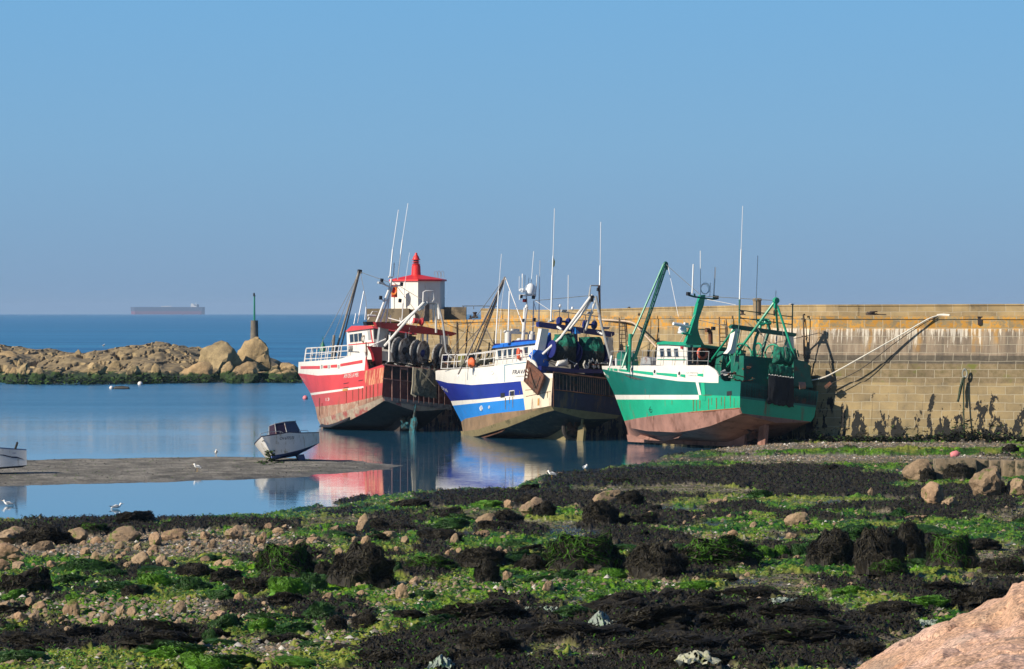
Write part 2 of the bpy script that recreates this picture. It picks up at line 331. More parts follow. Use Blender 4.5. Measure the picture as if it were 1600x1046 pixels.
# ------------------------------------------------------------------ harbour wall
WD = [(560,345),(600,342),(690,334),(800,324),(940,312),(1000,307),(1120,295.5),(1280,281.9),(1600,277),(1760,275),(2600,262)]
TOPY = [(560,480.5),(740,482.5),(770,484.4),(850,484.3),(940,482),(1000,480),(1120,477.4),(1240,476.3),(1600,475),(1760,474.5)]
LEDY = [(560,500),(700,500.3),(760,499.5),(850,498),(940,495.5),(1000,494),(1120,493.6),(1240,494),(1600,494.5),(1760,495)]
def itab(t, x): return float(np.interp(x, [a for a, b in t], [b for a, b in t]))
def stone_mat(name, lower=True):
    m, nt, bs = base_mat(name); uv = nt.nodes.new('ShaderNodeUVMap').outputs[0]
    sep = nt.nodes.new('ShaderNodeSeparateXYZ'); nt.links.new(uv, sep.inputs[0]); U, V = sep.outputs[0], sep.outputs[1]
    br = N(nt, 'ShaderNodeTexBrick', Scale=1.0); br.inputs['Mortar Size'].default_value = .022; br.inputs['Mortar Smooth'].default_value = .3
    br.inputs['Brick Width'].default_value = 1.25; br.inputs['Row Height'].default_value = .56; br.inputs['Bias'].default_value = 0
    br.inputs['Color1'].default_value = (.30,.30,.30,1); br.inputs['Color2'].default_value = (.72,.72,.72,1); br.inputs['Mortar'].default_value = (.5,.5,.5,1)
    wv = nt.nodes.new('ShaderNodeVectorMath'); wv.operation = 'ADD'; nt.links.new(uv, wv.inputs[0])
    jit = N(nt, 'ShaderNodeTexNoise', Scale=.8); nt.links.new(uv, jit.inputs['Vector']); sc = nt.nodes.new('ShaderNodeVectorMath'); sc.operation = 'SCALE'; sc.inputs['Scale'].default_value = .16
    nt.links.new(jit.outputs['Color'], sc.inputs[0]); nt.links.new(sc.outputs[0], wv.inputs[1]); nt.links.new(wv.outputs[0], br.inputs['Vector'])
    n1 = noise(nt, uv, .55, 6, .65); n2 = noise(nt, uv, 2.2, 6, .7); nst = noise(nt, uv, 1.0, 5, .65, stretch=(2.2,.22,1))
    tan = ramp(nt, n1, [(.28, (.13,.11,.075)), (.42, (.26,.205,.115)), (.56, (.33,.255,.135)), (.72, (.40,.31,.16))])
    grey = ramp(nt, nst, [(.28, (.10,.085,.07)), (.5, (.24,.19,.14)), (.72, (.38,.31,.23))])
    right = rng(nt, U, 56, 66)                                                    # the outer, seaward end stays plain tan
    up = rng(nt, V, 6.30, 6.45)
    c = tan
    greyz = math_(nt, 'MULTIPLY', math_(nt, 'MULTIPLY', rng(nt, V, 5.85, 5.9), rng(nt, V, 8.35, 8.15)), right)
    c = mixc(nt, greyz, c, grey)
    mosszone = math_(nt, 'MULTIPLY', rng(nt, V, 4.55, 4.65), rng(nt, V, 5.95, 5.88))
    c = mixc(nt, mosszone, c, ramp(nt, n2, [(.3, (.12,.10,.045)), (.55, (.22,.17,.10)), (.75, (.28,.23,.14))]))
    c = mixc(nt, math_(nt, 'MULTIPLY', mosszone, rng(nt, n1, .56, .66)), c, (.13,.14,.03,1))
    darkz = math_(nt, 'MULTIPLY', math_(nt, 'MULTIPLY', rng(nt, V, 5.85, 5.95), rng(nt, V, 6.52, 6.42)), rng(nt, U, 30, 66, .5, 1))
    c = mixc(nt, math_(nt, 'MULTIPLY', darkz, .85), c, ramp(nt, n2, [(.3, (.045,.040,.035)), (.7, (.13,.115,.085))]))
    lich = math_(nt, 'MULTIPLY', rng(nt, V, 8.0, 8.3), rng(nt, V, 9.25, 9.0))
    o1 = math_(nt, 'MULTIPLY', lich, rng(nt, n2, .44, .57)); c = mixc(nt, math_(nt, 'MULTIPLY', o1, rng(nt, n1, .32, .48)), c, (.50,.25,.035,1))
    o2 = math_(nt, 'MULTIPLY', math_(nt, 'MULTIPLY', rng(nt, V, 6.5, 6.9), rng(nt, V, 8.6, 8.2)), rng(nt, noise(nt, uv, .30, 4, .6, stretch=(2.6,.5,1)), .54, .66))
    c = mixc(nt, math_(nt, 'MULTIPLY', o2, .8), c, (.42,.23,.05,1))
    # guano runs below the ledge
    run = noise(nt, uv, 1.0, 5, .7, stretch=(5.5,.35,1)); drop = math_(nt, 'ADD', run, math_(nt, 'MULTIPLY', math_(nt, 'SUBTRACT', V, 8.26), .10))
    drop = math_(nt, 'ADD', drop, rng(nt, noise(nt, uv, .22, 3, .5), .35, .6, -.06, .03))
    wz = math_(nt, 'MULTIPLY', math_(nt, 'MULTIPLY', rng(nt, drop, .475, .525), rng(nt, V, 8.30, 8.24)), math_(nt, 'MULTIPLY', right, rng(nt, V, 6.1, 6.6)))
    c = mixc(nt, math_(nt, 'MULTIPLY', wz, .85), c, (.66,.62,.54,1))
    c = mixc(nt, 1.0, c, mixc(nt, .8, (1,1,1,1), ramp(nt, br.outputs['Color'], [(.3, (.80,.77,.74)), (.72, (1.18,1.14,1.06))])), 'MULTIPLY')
    c = mixc(nt, math_(nt, 'MULTIPLY', br.outputs['Fac'], .6), c, (.50,.45,.34,1))
    if lower:                                                                     # weed hanging from the lower courses, tide-worn foot
        k = noise(nt, uv, 1.0, 5, .68, stretch=(1.15,.50,1)); hh = rng(nt, V, 4.4, .3, -.075, .06)
        k2 = math_(nt, 'ADD', math_(nt, 'ADD', k, hh), rng(nt, U, 70, 98, 0, .035)); blob = math_(nt, 'MULTIPLY', rng(nt, k2, .535, .555), rng(nt, V, 4.3, 3.7))
        c = mixc(nt, math_(nt, 'MULTIPLY', rng(nt, V, 2.6, .8), .35), c, (.16,.15,.05,1)); c = mixc(nt, blob, c, (.014,.014,.012,1))
        hgt = math_(nt, 'MULTIPLY', blob, 1.0)
    crack = noise(nt, uv, 1.0, 4, .7, stretch=(3.5,.12,1)); c = mixc(nt, math_(nt, 'MULTIPLY', rng(nt, crack, .66, .70), .6), c, (.06,.05,.035,1))
    nt.links.new(c, bs.inputs['Base Color']); bs.inputs['Roughness'].default_value = .9
    hb = math_(nt, 'ADD', math_(nt, 'MULTIPLY', br.outputs['Fac'], -.5), math_(nt, 'MULTIPLY', n2, .8))
    if lower: hb = math_(nt, 'ADD', hb, math_(nt, 'MULTIPLY', hgt, 2.0))
    nt.links.new(bump(nt, hb, .6, .06), bs.inputs['Normal']); return m
def wall_strip(name, pxs, prof_fn, m, parent=None, close=True):
    pts = [Vector(((px-800)/F*itab(WD, px), itab(WD, px), 0)) for px in pxs]; vs = []; uvs = []; u = 0
    for i, p in enumerate(pts):
        if i: u += (p-pts[i-1]).length
        nrm = Vector((-.40, -.917, 0))
        pr = prof_fn(pxs[i], p)
        for j, (fw, z) in enumerate(pr):
            vs.append(p+nrm*fw+Vector((0,0,z))); uvs.append((u, z if j < len(pr) else z))
    n = len(pr); fs = [(i*n+j, (i+1)*n+j, (i+1)*n+j+1, i*n+j+1) for i in range(len(pts)-1) for j in range(n-1)]
    fs += [tuple(range(n))[::-1], tuple((len(pts)-1)*n+j for j in range(n))]
    me = bpy.data.meshes.new(name); me.from_pydata(vs, [], fs); me.materials.append(m); ul = me.uv_layers.new(name='UVMap')
    for pl in me.polygons:
        for li in pl.loop_indices: ul.data[li].uv = uvs[me.loops[li].vertex_index]
    import bmesh
    bm = bmesh.new(); bm.from_mesh(me); bmesh.ops.recalc_face_normals(bm, faces=bm.faces); bm.to_mesh(me); bm.free()
    o = bpy.data.objects.new(name, me); COL.objects.link(o)
    if parent: o.parent = parent
    return o
M_wall = stone_mat('quay_stone'); M_par = stone_mat('parapet_stone', False)
def ledz(px): return CAM_H+(YL-itab(LEDY, px))/F*itab(WD, px)
def prof_low(px, p):
    z = ledz(px)
    return [(1.15,-1.0),(1.0,.3),(.52,4.62),(.42,4.66),(.30,5.88),(.22,5.92),(.20,6.48),(.16,6.52),(.02,8.22),(0,8.26),(0,z-.22),(.09,z-.2),(.09,z),(-7.0,z),(-7.2,-1.0)]
def prof_par(px, p):
    z = ledz(px); t = CAM_H+(YL-itab(TOPY, px))/F*(itab(WD, px)+4.0)
    return [(-4.0,z+.004),(-4.0,t-.12),(-3.93,t-.10),(-3.93,t),(-5.2,t),(-5.2,z+.004)]
wall = empty('harbour_wall', (0,0,0)); tag(wall, 'tall tan stone harbour wall with orange lichen and white streaks behind the trawlers', 'harbour wall')
pxs = [575,600,640,690]+list(range(720,1761,20))+[1820,1900,2000,2150,2300,2500]
wall_strip('quay_face', pxs, prof_low, M_wall, wall)
wall_strip('parapet', [p for p in pxs if p >= 720], prof_par, M_par, wall)
# ------------------------------------------------------------------ boulders
def rock_mat(name, cols, tide=None, green=0., sc=1.0):
    m, nt, bs = base_mat(name); tc = nt.nodes.new('ShaderNodeTexCoord').outputs['Object']; oi = nt.nodes.new('ShaderNodeObjectInfo').outputs['Random']
    geo = nt.nodes.new('ShaderNodeNewGeometry').outputs['Position']
    n1 = noise(nt, geo, .9*sc, 6, .65); n2 = noise(nt, geo, 9*sc, 5, .7)
    c = ramp(nt, n1, [(.3, cols[0]), (.5, cols[1]), (.7, cols[2])])
    c = mixc(nt, 1.0, c, ramp(nt, n2, [(.3, (.72,.70,.68)), (.65, (1.18,1.18,1.18))]), 'MULTIPLY')
    c = mixc(nt, 1.0, c, ramp(nt, oi, [(0, (.80,.76,.72)), (.5, (1,.97,.92)), (1, (1.12,.97,.90))]), 'MULTIPLY')
    if tide is not None:
        sep = nt.nodes.new('ShaderNodeSeparateXYZ'); nt.links.new(geo, sep.inputs[0])
        z = math_(nt, 'ADD', sep.outputs[2], math_(nt, 'MULTIPLY', noise(nt, geo, .5, 5, .7), -tide*1.5))
        weed = ramp(nt, noise(nt, geo, 1.3, 4, .7), [(.35, (.012,.018,.008)), (.55, (.02,.05,.006)), (.7, (.05,.10,.01))])
        c = mixc(nt, rng(nt, z, tide*.42, tide*.18), c, weed)
    if green:
        c = mixc(nt, math_(nt, 'MULTIPLY', rng(nt, noise(nt, geo, 1.6, 5, .65), .62-green*.2, .70-green*.2), .85), c, (.09,.14,.012,1))
    nt.links.new(c, bs.inputs['Base Color']); bs.inputs['Roughness'].default_value = .88
    nt.links.new(bump(nt, noise(nt, geo, 5*sc, 6, .7), .8, .08/sc), bs.inputs['Normal']); MATS[name] = m; return m
M_reef = rock_mat('reef_rock', [(.13,.105,.06), (.32,.25,.135), (.43,.345,.19)], tide=1.2, sc=.6)
M_brock = rock_mat('beach_rock', [(.17,.125,.08), (.30,.22,.14), (.40,.30,.20)], green=.25)
M_grock = rock_mat('weed_green_rock', [(.035,.10,.006), (.11,.19,.012), (.22,.22,.08)], green=.5)
M_gran = None
import bmesh
def rock_mesh(seed, sub=4, cuts=16, rough=.10, flat=.0):
    rnd = random.Random(seed); bm = bmesh.new(); bmesh.ops.create_icosphere(bm, subdivisions=sub, radius=1)
    pl = []
    for _ in range(cuts):
        n = Vector((rnd.gauss(0,1), rnd.gauss(0,1), rnd.gauss(0,.8))).normalized(); pl.append((n, rnd.uniform(.46, .82)))
    off = Vector((seed*3.7, seed*1.3, seed*7.1))
    for v in bm.verts:
        d = v.co.normalized(); r = 1.0
        for n, k in pl:
            c = d.dot(n)
            if c > 1e-3: r = min(r, k/c)
        r = .97*r+.05
        r += rough*(mnoise.fractal(d*2.1+off, .9, 2.1, 5))+rough*.35*mnoise.fractal(d*7+off, .8, 2.0, 3)
        v.co = d*r
    me = bpy.data.meshes.new('boulder'); bm.to_mesh(me); bm.free(); me.polygons.foreach_set('use_smooth', [True]*len(me.polygons))
    try: me.set_sharp_from_angle(angle=R(33))
    except Exception: pass
    return me
ROCKS = [rock_mesh(i+1) for i in range(9)]
def rock_at(pos, w, h, dep, m, label, group=None, rz=None, name='boulder', cat='rock', k=None, tilt=0, sink=.25):
    me = random.choice(ROCKS) if k is None else ROCKS[k]
    key = me.name+m.name
    if key not in MATS:
        c = me.copy(); c.materials.clear(); c.materials.append(m); MATS[key] = c
    o = bpy.data.objects.new(name, MATS[key]); COL.objects.link(o); H = h/(2-2*sink)
    o.location = Vector(pos)+Vector((0,0,H*(1-2*sink))); o.scale = (w/1.85, dep/1.85, H*1.12)
    o.rotation_euler = (random.uniform(-.1,.1), tilt, rz if rz is not None else random.uniform(-.25,.25))
    return tag(o, label, cat, group)
# ------------------------------------------------------------------ the reef beyond the basin
def make_reef():
    xs = np.linspace(-95, -20, 330); ys = np.concatenate([np.linspace(258, 300, 90), np.linspace(301, 345, 40)]); X, Y = np.meshgrid(xs, ys)
    PX = 800+X/Y*3200
    front = 266+2.5*(fbm(X/6, X*0, 7, 3)-.5)+np.interp(PX, [0,60,140,250,330,420,470,520], [1,-1,-2,2,6,5,4,8])
    crest = np.interp(PX, [-60,0,60,130,200,250,300,345,400,430,462,490], [4.3,4.1,3.3,3.1,4.0,4.3,3.7,3.3,2.8,1.7,.7,-.9])
    t = sst(Y, front-1.5, front+26); back = sst(Y, 345, 318)
    z = -1.2+(crest+1.0)*t**.62*back
    cell = np.abs(2*fbm(X/4.2, Y/4.6, 61, 3, .5)-1); cell2 = np.abs(2*fbm(X/1.3+9, Y/1.6, 67, 3, .5)-1); z = z+(2.0*(fbm(X/4.4, Y/5, 63, 4, .5)-.5)-1.9*sst(cell, .09, 0)-.55*sst(cell2, .06, 0))*sst(Y, front-3, front+3)*back
    H, W = X.shape; vs = np.stack([X, Y*2, z], -1).reshape(-1, 3); idx = np.arange(H*W).reshape(H, W)
    q = np.stack([idx[:-1, :-1], idx[:-1, 1:], idx[1:, 1:], idx[1:, :-1]], -1).reshape(-1, 4)
    me = bpy.data.meshes.new('reef'); me.from_pydata(vs.tolist(), [], q.tolist()); me.materials.append(M_reef)
    me.polygons.foreach_set('use_smooth', [True]*len(q)); me.set_sharp_from_angle(angle=R(38)); o = bpy.data.objects.new('reef', me); COL.objects.link(o); tag(o, kind='structure')
make_reef()
REEF = [ # px centre, py base, py top, width px, D, k, tilt, label
 (403,574,531,56,283,0,.1,'tall domed reef rock that carries the concrete beacon base'),
 (345,590,541,78,281,1,-.1,'big sloping tan rock left of the beacon rock on the reef'),
 (312,597,566,62,272,2,0,'broad cracked tan rock low on the reef, left of the beacon'),
 (262,572,544,54,290,3,0,'pale rounded rock on the crest of the reef behind the weed'),
 (285,560,541,34,300,4,0,'small pointed rock on the reef crest left of the beacon rock'),
 (36,582,563,17,271,5,.3,'upright oval tan rock standing near the left end of the reef'),
 (58,597,577,34,266,6,0,'blocky tan rock at the waterline on the left of the reef'),
 (150,580,563,40,272,7,0,'rounded tan rock with dark shadow beneath it mid reef'),
 (208,588,566,30,270,8,-.3,'leaning flat rock above green weed on the middle of the reef'),
 (385,592,565,44,272,2,.1,'dark shouldered rock at the foot of the beacon rock'),
 (440,596,576,50,271,3,.2,'low tan rock at the right tip of the reef near the red trawler bow'),
 (10,572,552,60,285,1,0,'large tan rock at the far left end of the reef'),
 (110,568,549,66,292,4,0,'long low tan rock along the left crest of the reef'),
 (190,560,544,60,300,6,0,'flat topped rock on the highest part of the reef'),
 (455,582,566,60,283,7,.35,'dark shaded rock slope behind the tip of the reef'),
 (5,552,543,38,330,8,0,'small dark far rock behind the left end of the reef')]
for px, pb, pt, wp, D, k, ti, lb in REEF:
    D *= 2
    p = P(px, pb, D); top = P(px, pt, D); h = top.z-max(p.z, -.5)+.6; p.z = top.z-h
    rock_at((p.x, p.y, p.z), wp/F*D*1.05, h, wp/F*D*.9, M_reef, lb, k=k, tilt=ti, name='reef_rock', sink=.2)
for i in range(70):
    px = random.uniform(-15, 455); D = random.uniform(534, 600); wp = random.uniform(12, 34); p = P(px, 0, D)
    zc = np.interp(px, [0,130,250,400,455], [3.2,2.6,3.2,2.4,.5])*(.15+.85*((D-534)/66)**.7)
    rock_at((p.x, D, max(-.2, zc-.9)), wp/F*D, random.uniform(.9,2.0), wp/F*D*.8, M_reef, 'weathered tan rock among many on the long low reef', 'loose rocks of the reef', name='reef_rock', tilt=random.uniform(-.3,.3))
# weed fringe on the reef's foot
def tuft_cloud(name, pts, size, cols, label, cat, per=14, seed=3, sq=.6):
    rnd = random.Random(seed); mb = MB()
    for (x, y, z, r) in pts:
        for _ in range(per):
            c = Vector((x+rnd.gauss(0, r), y+rnd.gauss(0, r), z+abs(rnd.gauss(0, r*sq))))
            a = rnd.uniform(0, 6.28); s = size*rnd.uniform(.5, 1.5); d = Vector((math.cos(a), math.sin(a), rnd.uniform(-.7,.5)))*s; e = Vector((-math.sin(a), math.cos(a), rnd.uniform(-.3,1)))*s*.5
            mb.vf([c-d, c+e, c+d, c-e*.4], [(0,1,2,3)], rnd.randrange(len(cols)))
    return tag(mb.build(name, cols), label, cat, kind='stuff')
W1 = mat('weed_dark', (.014,.016,.010), .6, .3, bmp=0); W2 = mat('weed_green', (.03,.075,.008), .6, .3, bmp=0); W3 = mat('weed_bright', (.06,.12,.01), .6, .3, bmp=0)
pts = []
for i in range(620):
    px = random.choice([random.uniform(20,150), random.uniform(130,320), random.uniform(200,330), random.uniform(320,470), random.uniform(-10,470)]); D = 266+np.interp(px, [0,60,140,250,330,420,470], [1,-1,-2,2,6,5,4])+random.uniform(-2,3); D *= 2
    pts.append(((px-800)/F*D, D, random.uniform(-.1, .6 if 60 < px < 320 else .25), .32))
tuft_cloud('reef_weed', pts, .22, [W1, W1, W2, W3], None, None, per=12)
# ------------------------------------------------------------------ beacon, buoys, ship
conc = mat('beacon_concrete', (.17,.15,.12), .9, .2, 2, dirt=(.08,.07,.05,1), damt=.5)
bgreen = mat('beacon_green', (.01,.20,.13), .4, .1)
def lathe_thing(name, base, prof, m, parent=None, n=16, smooth=True): return MB().lathe(prof, (0,0,0), n).build(name, m, parent, smooth)
bp = P(397.5, 533, 566); bc = empty('beacon', bp); tag(bc, 'round concrete beacon base with a thin green pole on the domed reef rock', 'beacon')
zt = (533-501)/F*566
lathe_thing('column', bp, [(.58,-1.2),(.56,.4),(.50,zt*.98),(.52,zt),(0.0,zt+.01)], conc, bc)
pl = lathe_thing('pole', bp, [(.14,zt),(.11,zt+3.2),(.10,zt+3.35),(0,zt+3.36)], bgreen, bc, 10)
MB().box((.0,0,zt+3.4), (.34,.3,.10)).lathe([(.13,zt+3.45),(.13,zt+3.72),(.05,zt+3.8),(0,zt+3.81)], (-.05,0,0), 10).build('lantern', mat('black_metal', (.02,.02,.02), .5, .1), bc)
MB().box((-.02,-.47,zt*.72), (.14,.05,.22)).build('plate', mat('pale_plate', (.5,.5,.45), .6), bc)
nb = G(504.5, 549); nav = empty('navigation_buoy', nb); tag(nav, 'green bell shaped navigation buoy floating behind the bow rail of the red trawler', 'buoy')
bg2 = mat('buoy_green', (.0,.16,.07), .5, .15)
lathe_thing('float', nb, [(.6,-.4),(.95,-.2),(1.0,.15),(.9,.35),(.35,.45),(0,.46)], bg2, nav)
lathe_thing('superstructure', nb, [(.80,.38),(.62,.9),(.40,1.5),(.30,1.8),(.12,2.3),(.10,2.5),(0,2.55)], bg2, nav)
MB().tube([(0,0,2.4),(0,0,3.6)], .06).tube([(-.2,0,3.0),(.2,0,3.0)], .05).build('topmark', bg2, nav)
white_p = mat('float_white', (.72,.68,.64), .45, .06); pink = mat('float_pink', (.75,.20,.22), .45, .08); orange = mat('float_orange', (.80,.16,.05), .45, .08); blk = mat('black_rubber', (.015,.015,.018), .55, .1)
def small_buoy(px, py, r, m, label, z=.25):
    p = G(px, py); b = empty('mooring_buoy', p); tag(b, label, 'buoy')
    lathe_thing('ball', p, [(0,-r*.5)]+[(r*math.sin(t), r*.45-r*math.cos(t)) for t in np.linspace(.4, math.pi-.02, 10)], [m], b)
    MB().lathe([(r*.12,-r*.4),(r*.95,-r*.32),(r*1.02,-r*.02),(r*.9,.02)], (0,0,0), 14).build('collar', blk, b); return b
small_buoy(219, 602, .33, white_p, 'small round white mooring buoy floating in front of the reef')
small_buoy(174, 608, .26, white_p, 'small white float beside the dark floating log')
small_buoy(477, 624, .28, pink, 'small pink buoy floating under the bow of the red trawler')
p = G(189, 608); mb = MB(); mb.tube([(-.95,0,.02),(-.7,.05,.10),(.2,0,.12),(.9,-.04,.08),(1.05,0,.02)], [.10,.22,.24,.2,.08], 8)
tag(mb.build('floating_log', mat('wet_wood', (.05,.045,.035), .6, .3), smooth=True, M=Matrix.Translation(p)), 'dark waterlogged log floating beside a small white float', 'log')
def ship():
    D = 18200; s = D/F; o = P(262, 489.6, D); o.z = -D*D/(2*2.55e7)
    e = empty('cargo_ship', o); tag(e, 'distant loaded tanker hazy on the horizon at the left', 'ship')
    blue = mat('ship_blue', (.04,.05,.10), .6, .05, bmp=0); red = mat('ship_red', (.20,.05,.08), .6, .05, bmp=0); wh = mat('ship_white', (.8,.78,.74), .6, .05, bmp=0)
    X = lambda px: (px-262)*s; Z = lambda py: (491.2-py)*s
    mb = MB()
    for (y0, y1, mi) in ((491.3, 486.2, 0), (486.2, 479.6, 1)):
        f = lambda py: (204+(py-479.6)*.08, 320-(py-479.6)*.05)
        a0, b0 = f(y0); a1, b1 = f(y1)
        def sec(a, b, z, hb): return [(X(a),0,z),(X(a+7),-hb,z),(X(b-4),-hb,z),(X(b),-hb*.6,z),(X(b),hb*.6,z),(X(b-4),hb,z),(X(a+7),hb,z)]
        lo = sec(a0, b0, Z(y0), 26); hi = sec(a1, b1, Z(y1), 28)
        mb.vf(lo+hi, [(i, (i+1)%7, 7+(i+1)%7, 7+i) for i in range(7)]+[tuple(range(7,14)), tuple(range(7))[::-1]], mi)
    mb.build('hull', [red, blue], e)
    MB().box((X(303),0,Z(477.5)), (9*s,34,4.2*s)).box((X(300.5),0,Z(475)), (2.2*s,30,2*s)).box((X(303),0,Z(475.3)), (1.1*s,46,.9*s)).build('bridge', wh, e)
    MB().box((X(309.5),0,Z(477.3)), (2.6*s,12,4*s)).build('funnel', blue, e)
    MB().tube([(X(306),0,Z(476)),(X(306),0,Z(472.5))], 1.2, 5).build('mast', wh, e)
    m2 = MB()
    for px in (253, 258, 262, 267): m2.tube([(X(px),0,Z(479.6)),(X(px),0,Z(477.6))], 1.5, 5)
    m2.tube([(X(252),0,Z(479.0)),(X(268),0,Z(478.6))], 1.3, 5).build('deck_crane', wh, e)
ship()
# ------------------------------------------------------------------ hut with the small light on the wall's end
D_h = itab(WD, 650)+2.6; s_h = D_h/F
def hx(px): return (px-800)*s_h
def hz(py): return CAM_H+(YL-py)*s_h
hc = Vector((hx(652), D_h+2.3, hz(483.5))); hut = empty('lighthouse_hut', hc); tag(hut, 'white eight sided lighthouse hut with red roof and red lantern on the wall end', 'lighthouse')
M_white = mat('render_white', (.80,.76,.68), .8, .05, 1.0, dirt=(.55,.48,.38,1), damt=.25, streak=(3,3,.5)); M_red = mat('roof_red', (.66,.03,.03), .45, .08)
angs = [R(a) for a in (-91, -91+58, -91+58+42, 50, 90, 130, 175, 215)]
rad = 2.25; base_ang = [R(x) for x in (-88.5, -33, 5, 45, 90, 135, 180, 212)]
def hpoly(r, z): return [Vector((r*math.cos(a)*1.0, r*math.sin(a), z)) for a in base_ang]
hh = hz(440)-hz(484)
MB().prism(hpoly(rad, -.05), (0,0,hh+.05)).build('wall', M_white, hut)
e0 = hpoly(rad+.17, hh); e1 = hpoly(rad+.17, hh+.14); mb = MB(); mb.vf(e0+e1, [(i,(i+1)%8,8+(i+1)%8,8+i) for i in range(8)]+[tuple(range(8))[::-1]])
mb.vf(e1+[Vector((-.15,0,hh+.62))], [(i,(i+1)%8,8) for i in range(8)]); mb.build('roof', M_red, hut)
mb = MB(); zz = hh+.35; mb.lathe([(.42,zz),(.38,zz+.45),(.36,zz+.95),(.30,zz+1.0),(.30,zz+1.05),(.37,zz+1.06),(.37,zz+1.10),(.25,zz+1.12)], (-.15,0,0), 18)
mb.lathe([(.25,zz+1.42),(.37,zz+1.44),(.37,zz+1.48),(.30,zz+1.5),(.22,zz+1.72),(.12,zz+1.86),(.10,zz+2.0),(0,zz+2.06)], (-.15,0,0), 18)
mb.torus((-.15,0,zz+1.27), .31, .03, None, 18, 6); ln = mb.build('lantern', M_red, hut, True)
MB().lathe([(.23,zz+1.1),(.23,zz+1.43)], (-.15,0,0), 14).build('lens', mat('lens_dark', (.10,.02,.02), .15, .1), ln)
mb = MB()
for k in range(3): mb.tube([(1.45+k*.28,-.6,hh+.3),(1.38+k*.28,-.6,hh+.75),(1.5+k*.28,-.6,hh+.86),(1.62+k*.28,-.6,hh+.75),(1.62+k*.28,-.6,hh+.28)], .02, 4)
mb.build('roof_rail', mat('grey_metal', (.35,.36,.36), .45, .1, metal=.4), hut)
# life ring board beside the hut's corner
lb_ = P(616, 455, D_h-.2)
red_b = mat('board_red', (.62,.05,.03), .5, .1); ring_o = mat('ring_orange', (.85,.22,.03), .5, .08)
st = empty('life_ring_board', (lb_.x, lb_.y, hz(484))); tag(st, 'red board with an orange life ring on the seaward corner of the lighthouse hut', 'life ring board')
MB().box((0,.10,hz(455)-hz(484)), (.50,.06,1.05)).build('board', red_b, st)
MB().box((0,.18,.6), (.08,.08,1.3)).build('post', mat('grey_metal2', (.35,.36,.36), .45, .1), st)
MB().torus((-.02,.0,hz(454)-hz(484)), .27, .085, Matrix.Rotation(R(90),4,'X') @ Matrix.Diagonal((.8,1.25,1,1))).build('ring', ring_o, st, True)
# stone head of the quay under the hut, with the thick parapet stump
mb = MB()
def seg(px0, px1, yt, yb, dm, back, m=0):
    p0 = Vector((hx(px0), D_h+dm, 0)); p1 = Vector((hx(px1), D_h+dm, 0))
    mb.box(((p0.x+p1.x)/2, D_h+dm+back/2, (hz(yt)+hz(yb))/2), (abs(p1.x-p0.x), back, hz(yt)-hz(yb)))
M_head = mat('head_stone', (.29,.225,.14), .9, .25, .6, dirt=(.12,.10,.07,1), damt=.6, bmp=.5, bscale=3)
mb = MB(); seg(574, 640, 482.5, 503, -1.4, 6.5); seg(640.2, 694, 483.5, 503, -.9, 6.0); seg(694.2, 728, 480, 500, 1.6, 3.2)
q = mb.build('quay_head', M_head, None); q.name = 'quay_head'; tag(q, 'thick stone block platform under the lighthouse hut at the wall end', 'stone platform')
# round stone chimney-like bollard on the parapet, rail, dark things on the wall top
b_ = P(1183, 493, itab(WD, 1183)+3.0); tb = MB().lathe([(.30,0),(.29,1.0),(.33,1.04),(.34,1.16),(.27,1.22),(0,1.24)], (0,0,0), 16).build('stone_bollard', M_head, smooth=True, M=Matrix.Translation(b_)); tag(tb, 'round stone pillar with a moulded cap on the wall top behind the green gantry', 'stone pillar')
railm = mat('old_rail', (.10,.12,.15), .6, .2)
rl = empty('wall_railing', P(722, 481.5, itab(WD, 722)+4.2)); tag(rl, 'low dark metal railing on the wall top right of the lighthouse hut', 'railing')
MB().tube([(0,0,.16),(1.6,0,.17),(2.9,0,.13)], .035, 5).build('top_rail', railm, rl)
for k in range(4): MB().tube([(k*.85+.1,0,-.1),(k*.85+.1,0,.16)], .03, 5).build('post', railm, rl)
dk = mat('dark_iron', (.05,.035,.03), .7, .3)
for px, py, wd, ht, lb in [(742,497.5,.5,.5,'rusty mooring ring block on the wall ledge right of the lighthouse hut'),(735,499,.25,.3,'small dark iron cleat on the ledge near the lighthouse hut'),(1362,493,1.0,.28,'coiled dark rope lying on the wall ledge above the white streaks'),(1531,502,.28,.5,'small dark square drain opening in the upper wall at right'),(983,481,.28,.1,'small dark fitting on top of the parapet behind the green crane'),(1160,492.5,.4,.3,'reddish iron bollard on the ledge behind the green gantry')]:
    D = itab(WD, px)+(-.05 if py > 500 else .35); pp = P(px, py, D)
    if 'parapet' in lb: pp = P(px, py+.7, itab(WD, px)+4.5)
    mb = MB()
    if 'drain' in lb: mb.box((0,0,0), (wd,.14,ht)).box((0,-.08,ht/2+.03), (wd+.1,.06,.06))
    elif 'rope' in lb:
        for k in range(5): mb.torus((random.uniform(-.15,.15), random.uniform(-.1,.1), .05+k*.05), .32-.02*k, .04, None, 14, 5)
        mb.tube([(.3,0,.06),(.7,-.05,.05),(1.0,0,.04)], .035, 5)
    else: mb.box((0,0,ht*.15), (wd*1.1,.3,ht*.3)).lathe([(wd*.3,ht*.2),(wd*.24,ht*.7),(wd*.38,ht*.9),(wd*.3,ht)], (0,0,0), 10)
    tag(mb.build('drain' if 'drain' in lb else 'rope_coil' if 'rope' in lb else 'iron_cleat', dk, M=Matrix.Translation(pp)), lb, 'drain' if 'drain' in lb else 'rope' if 'rope' in lb else 'cleat')
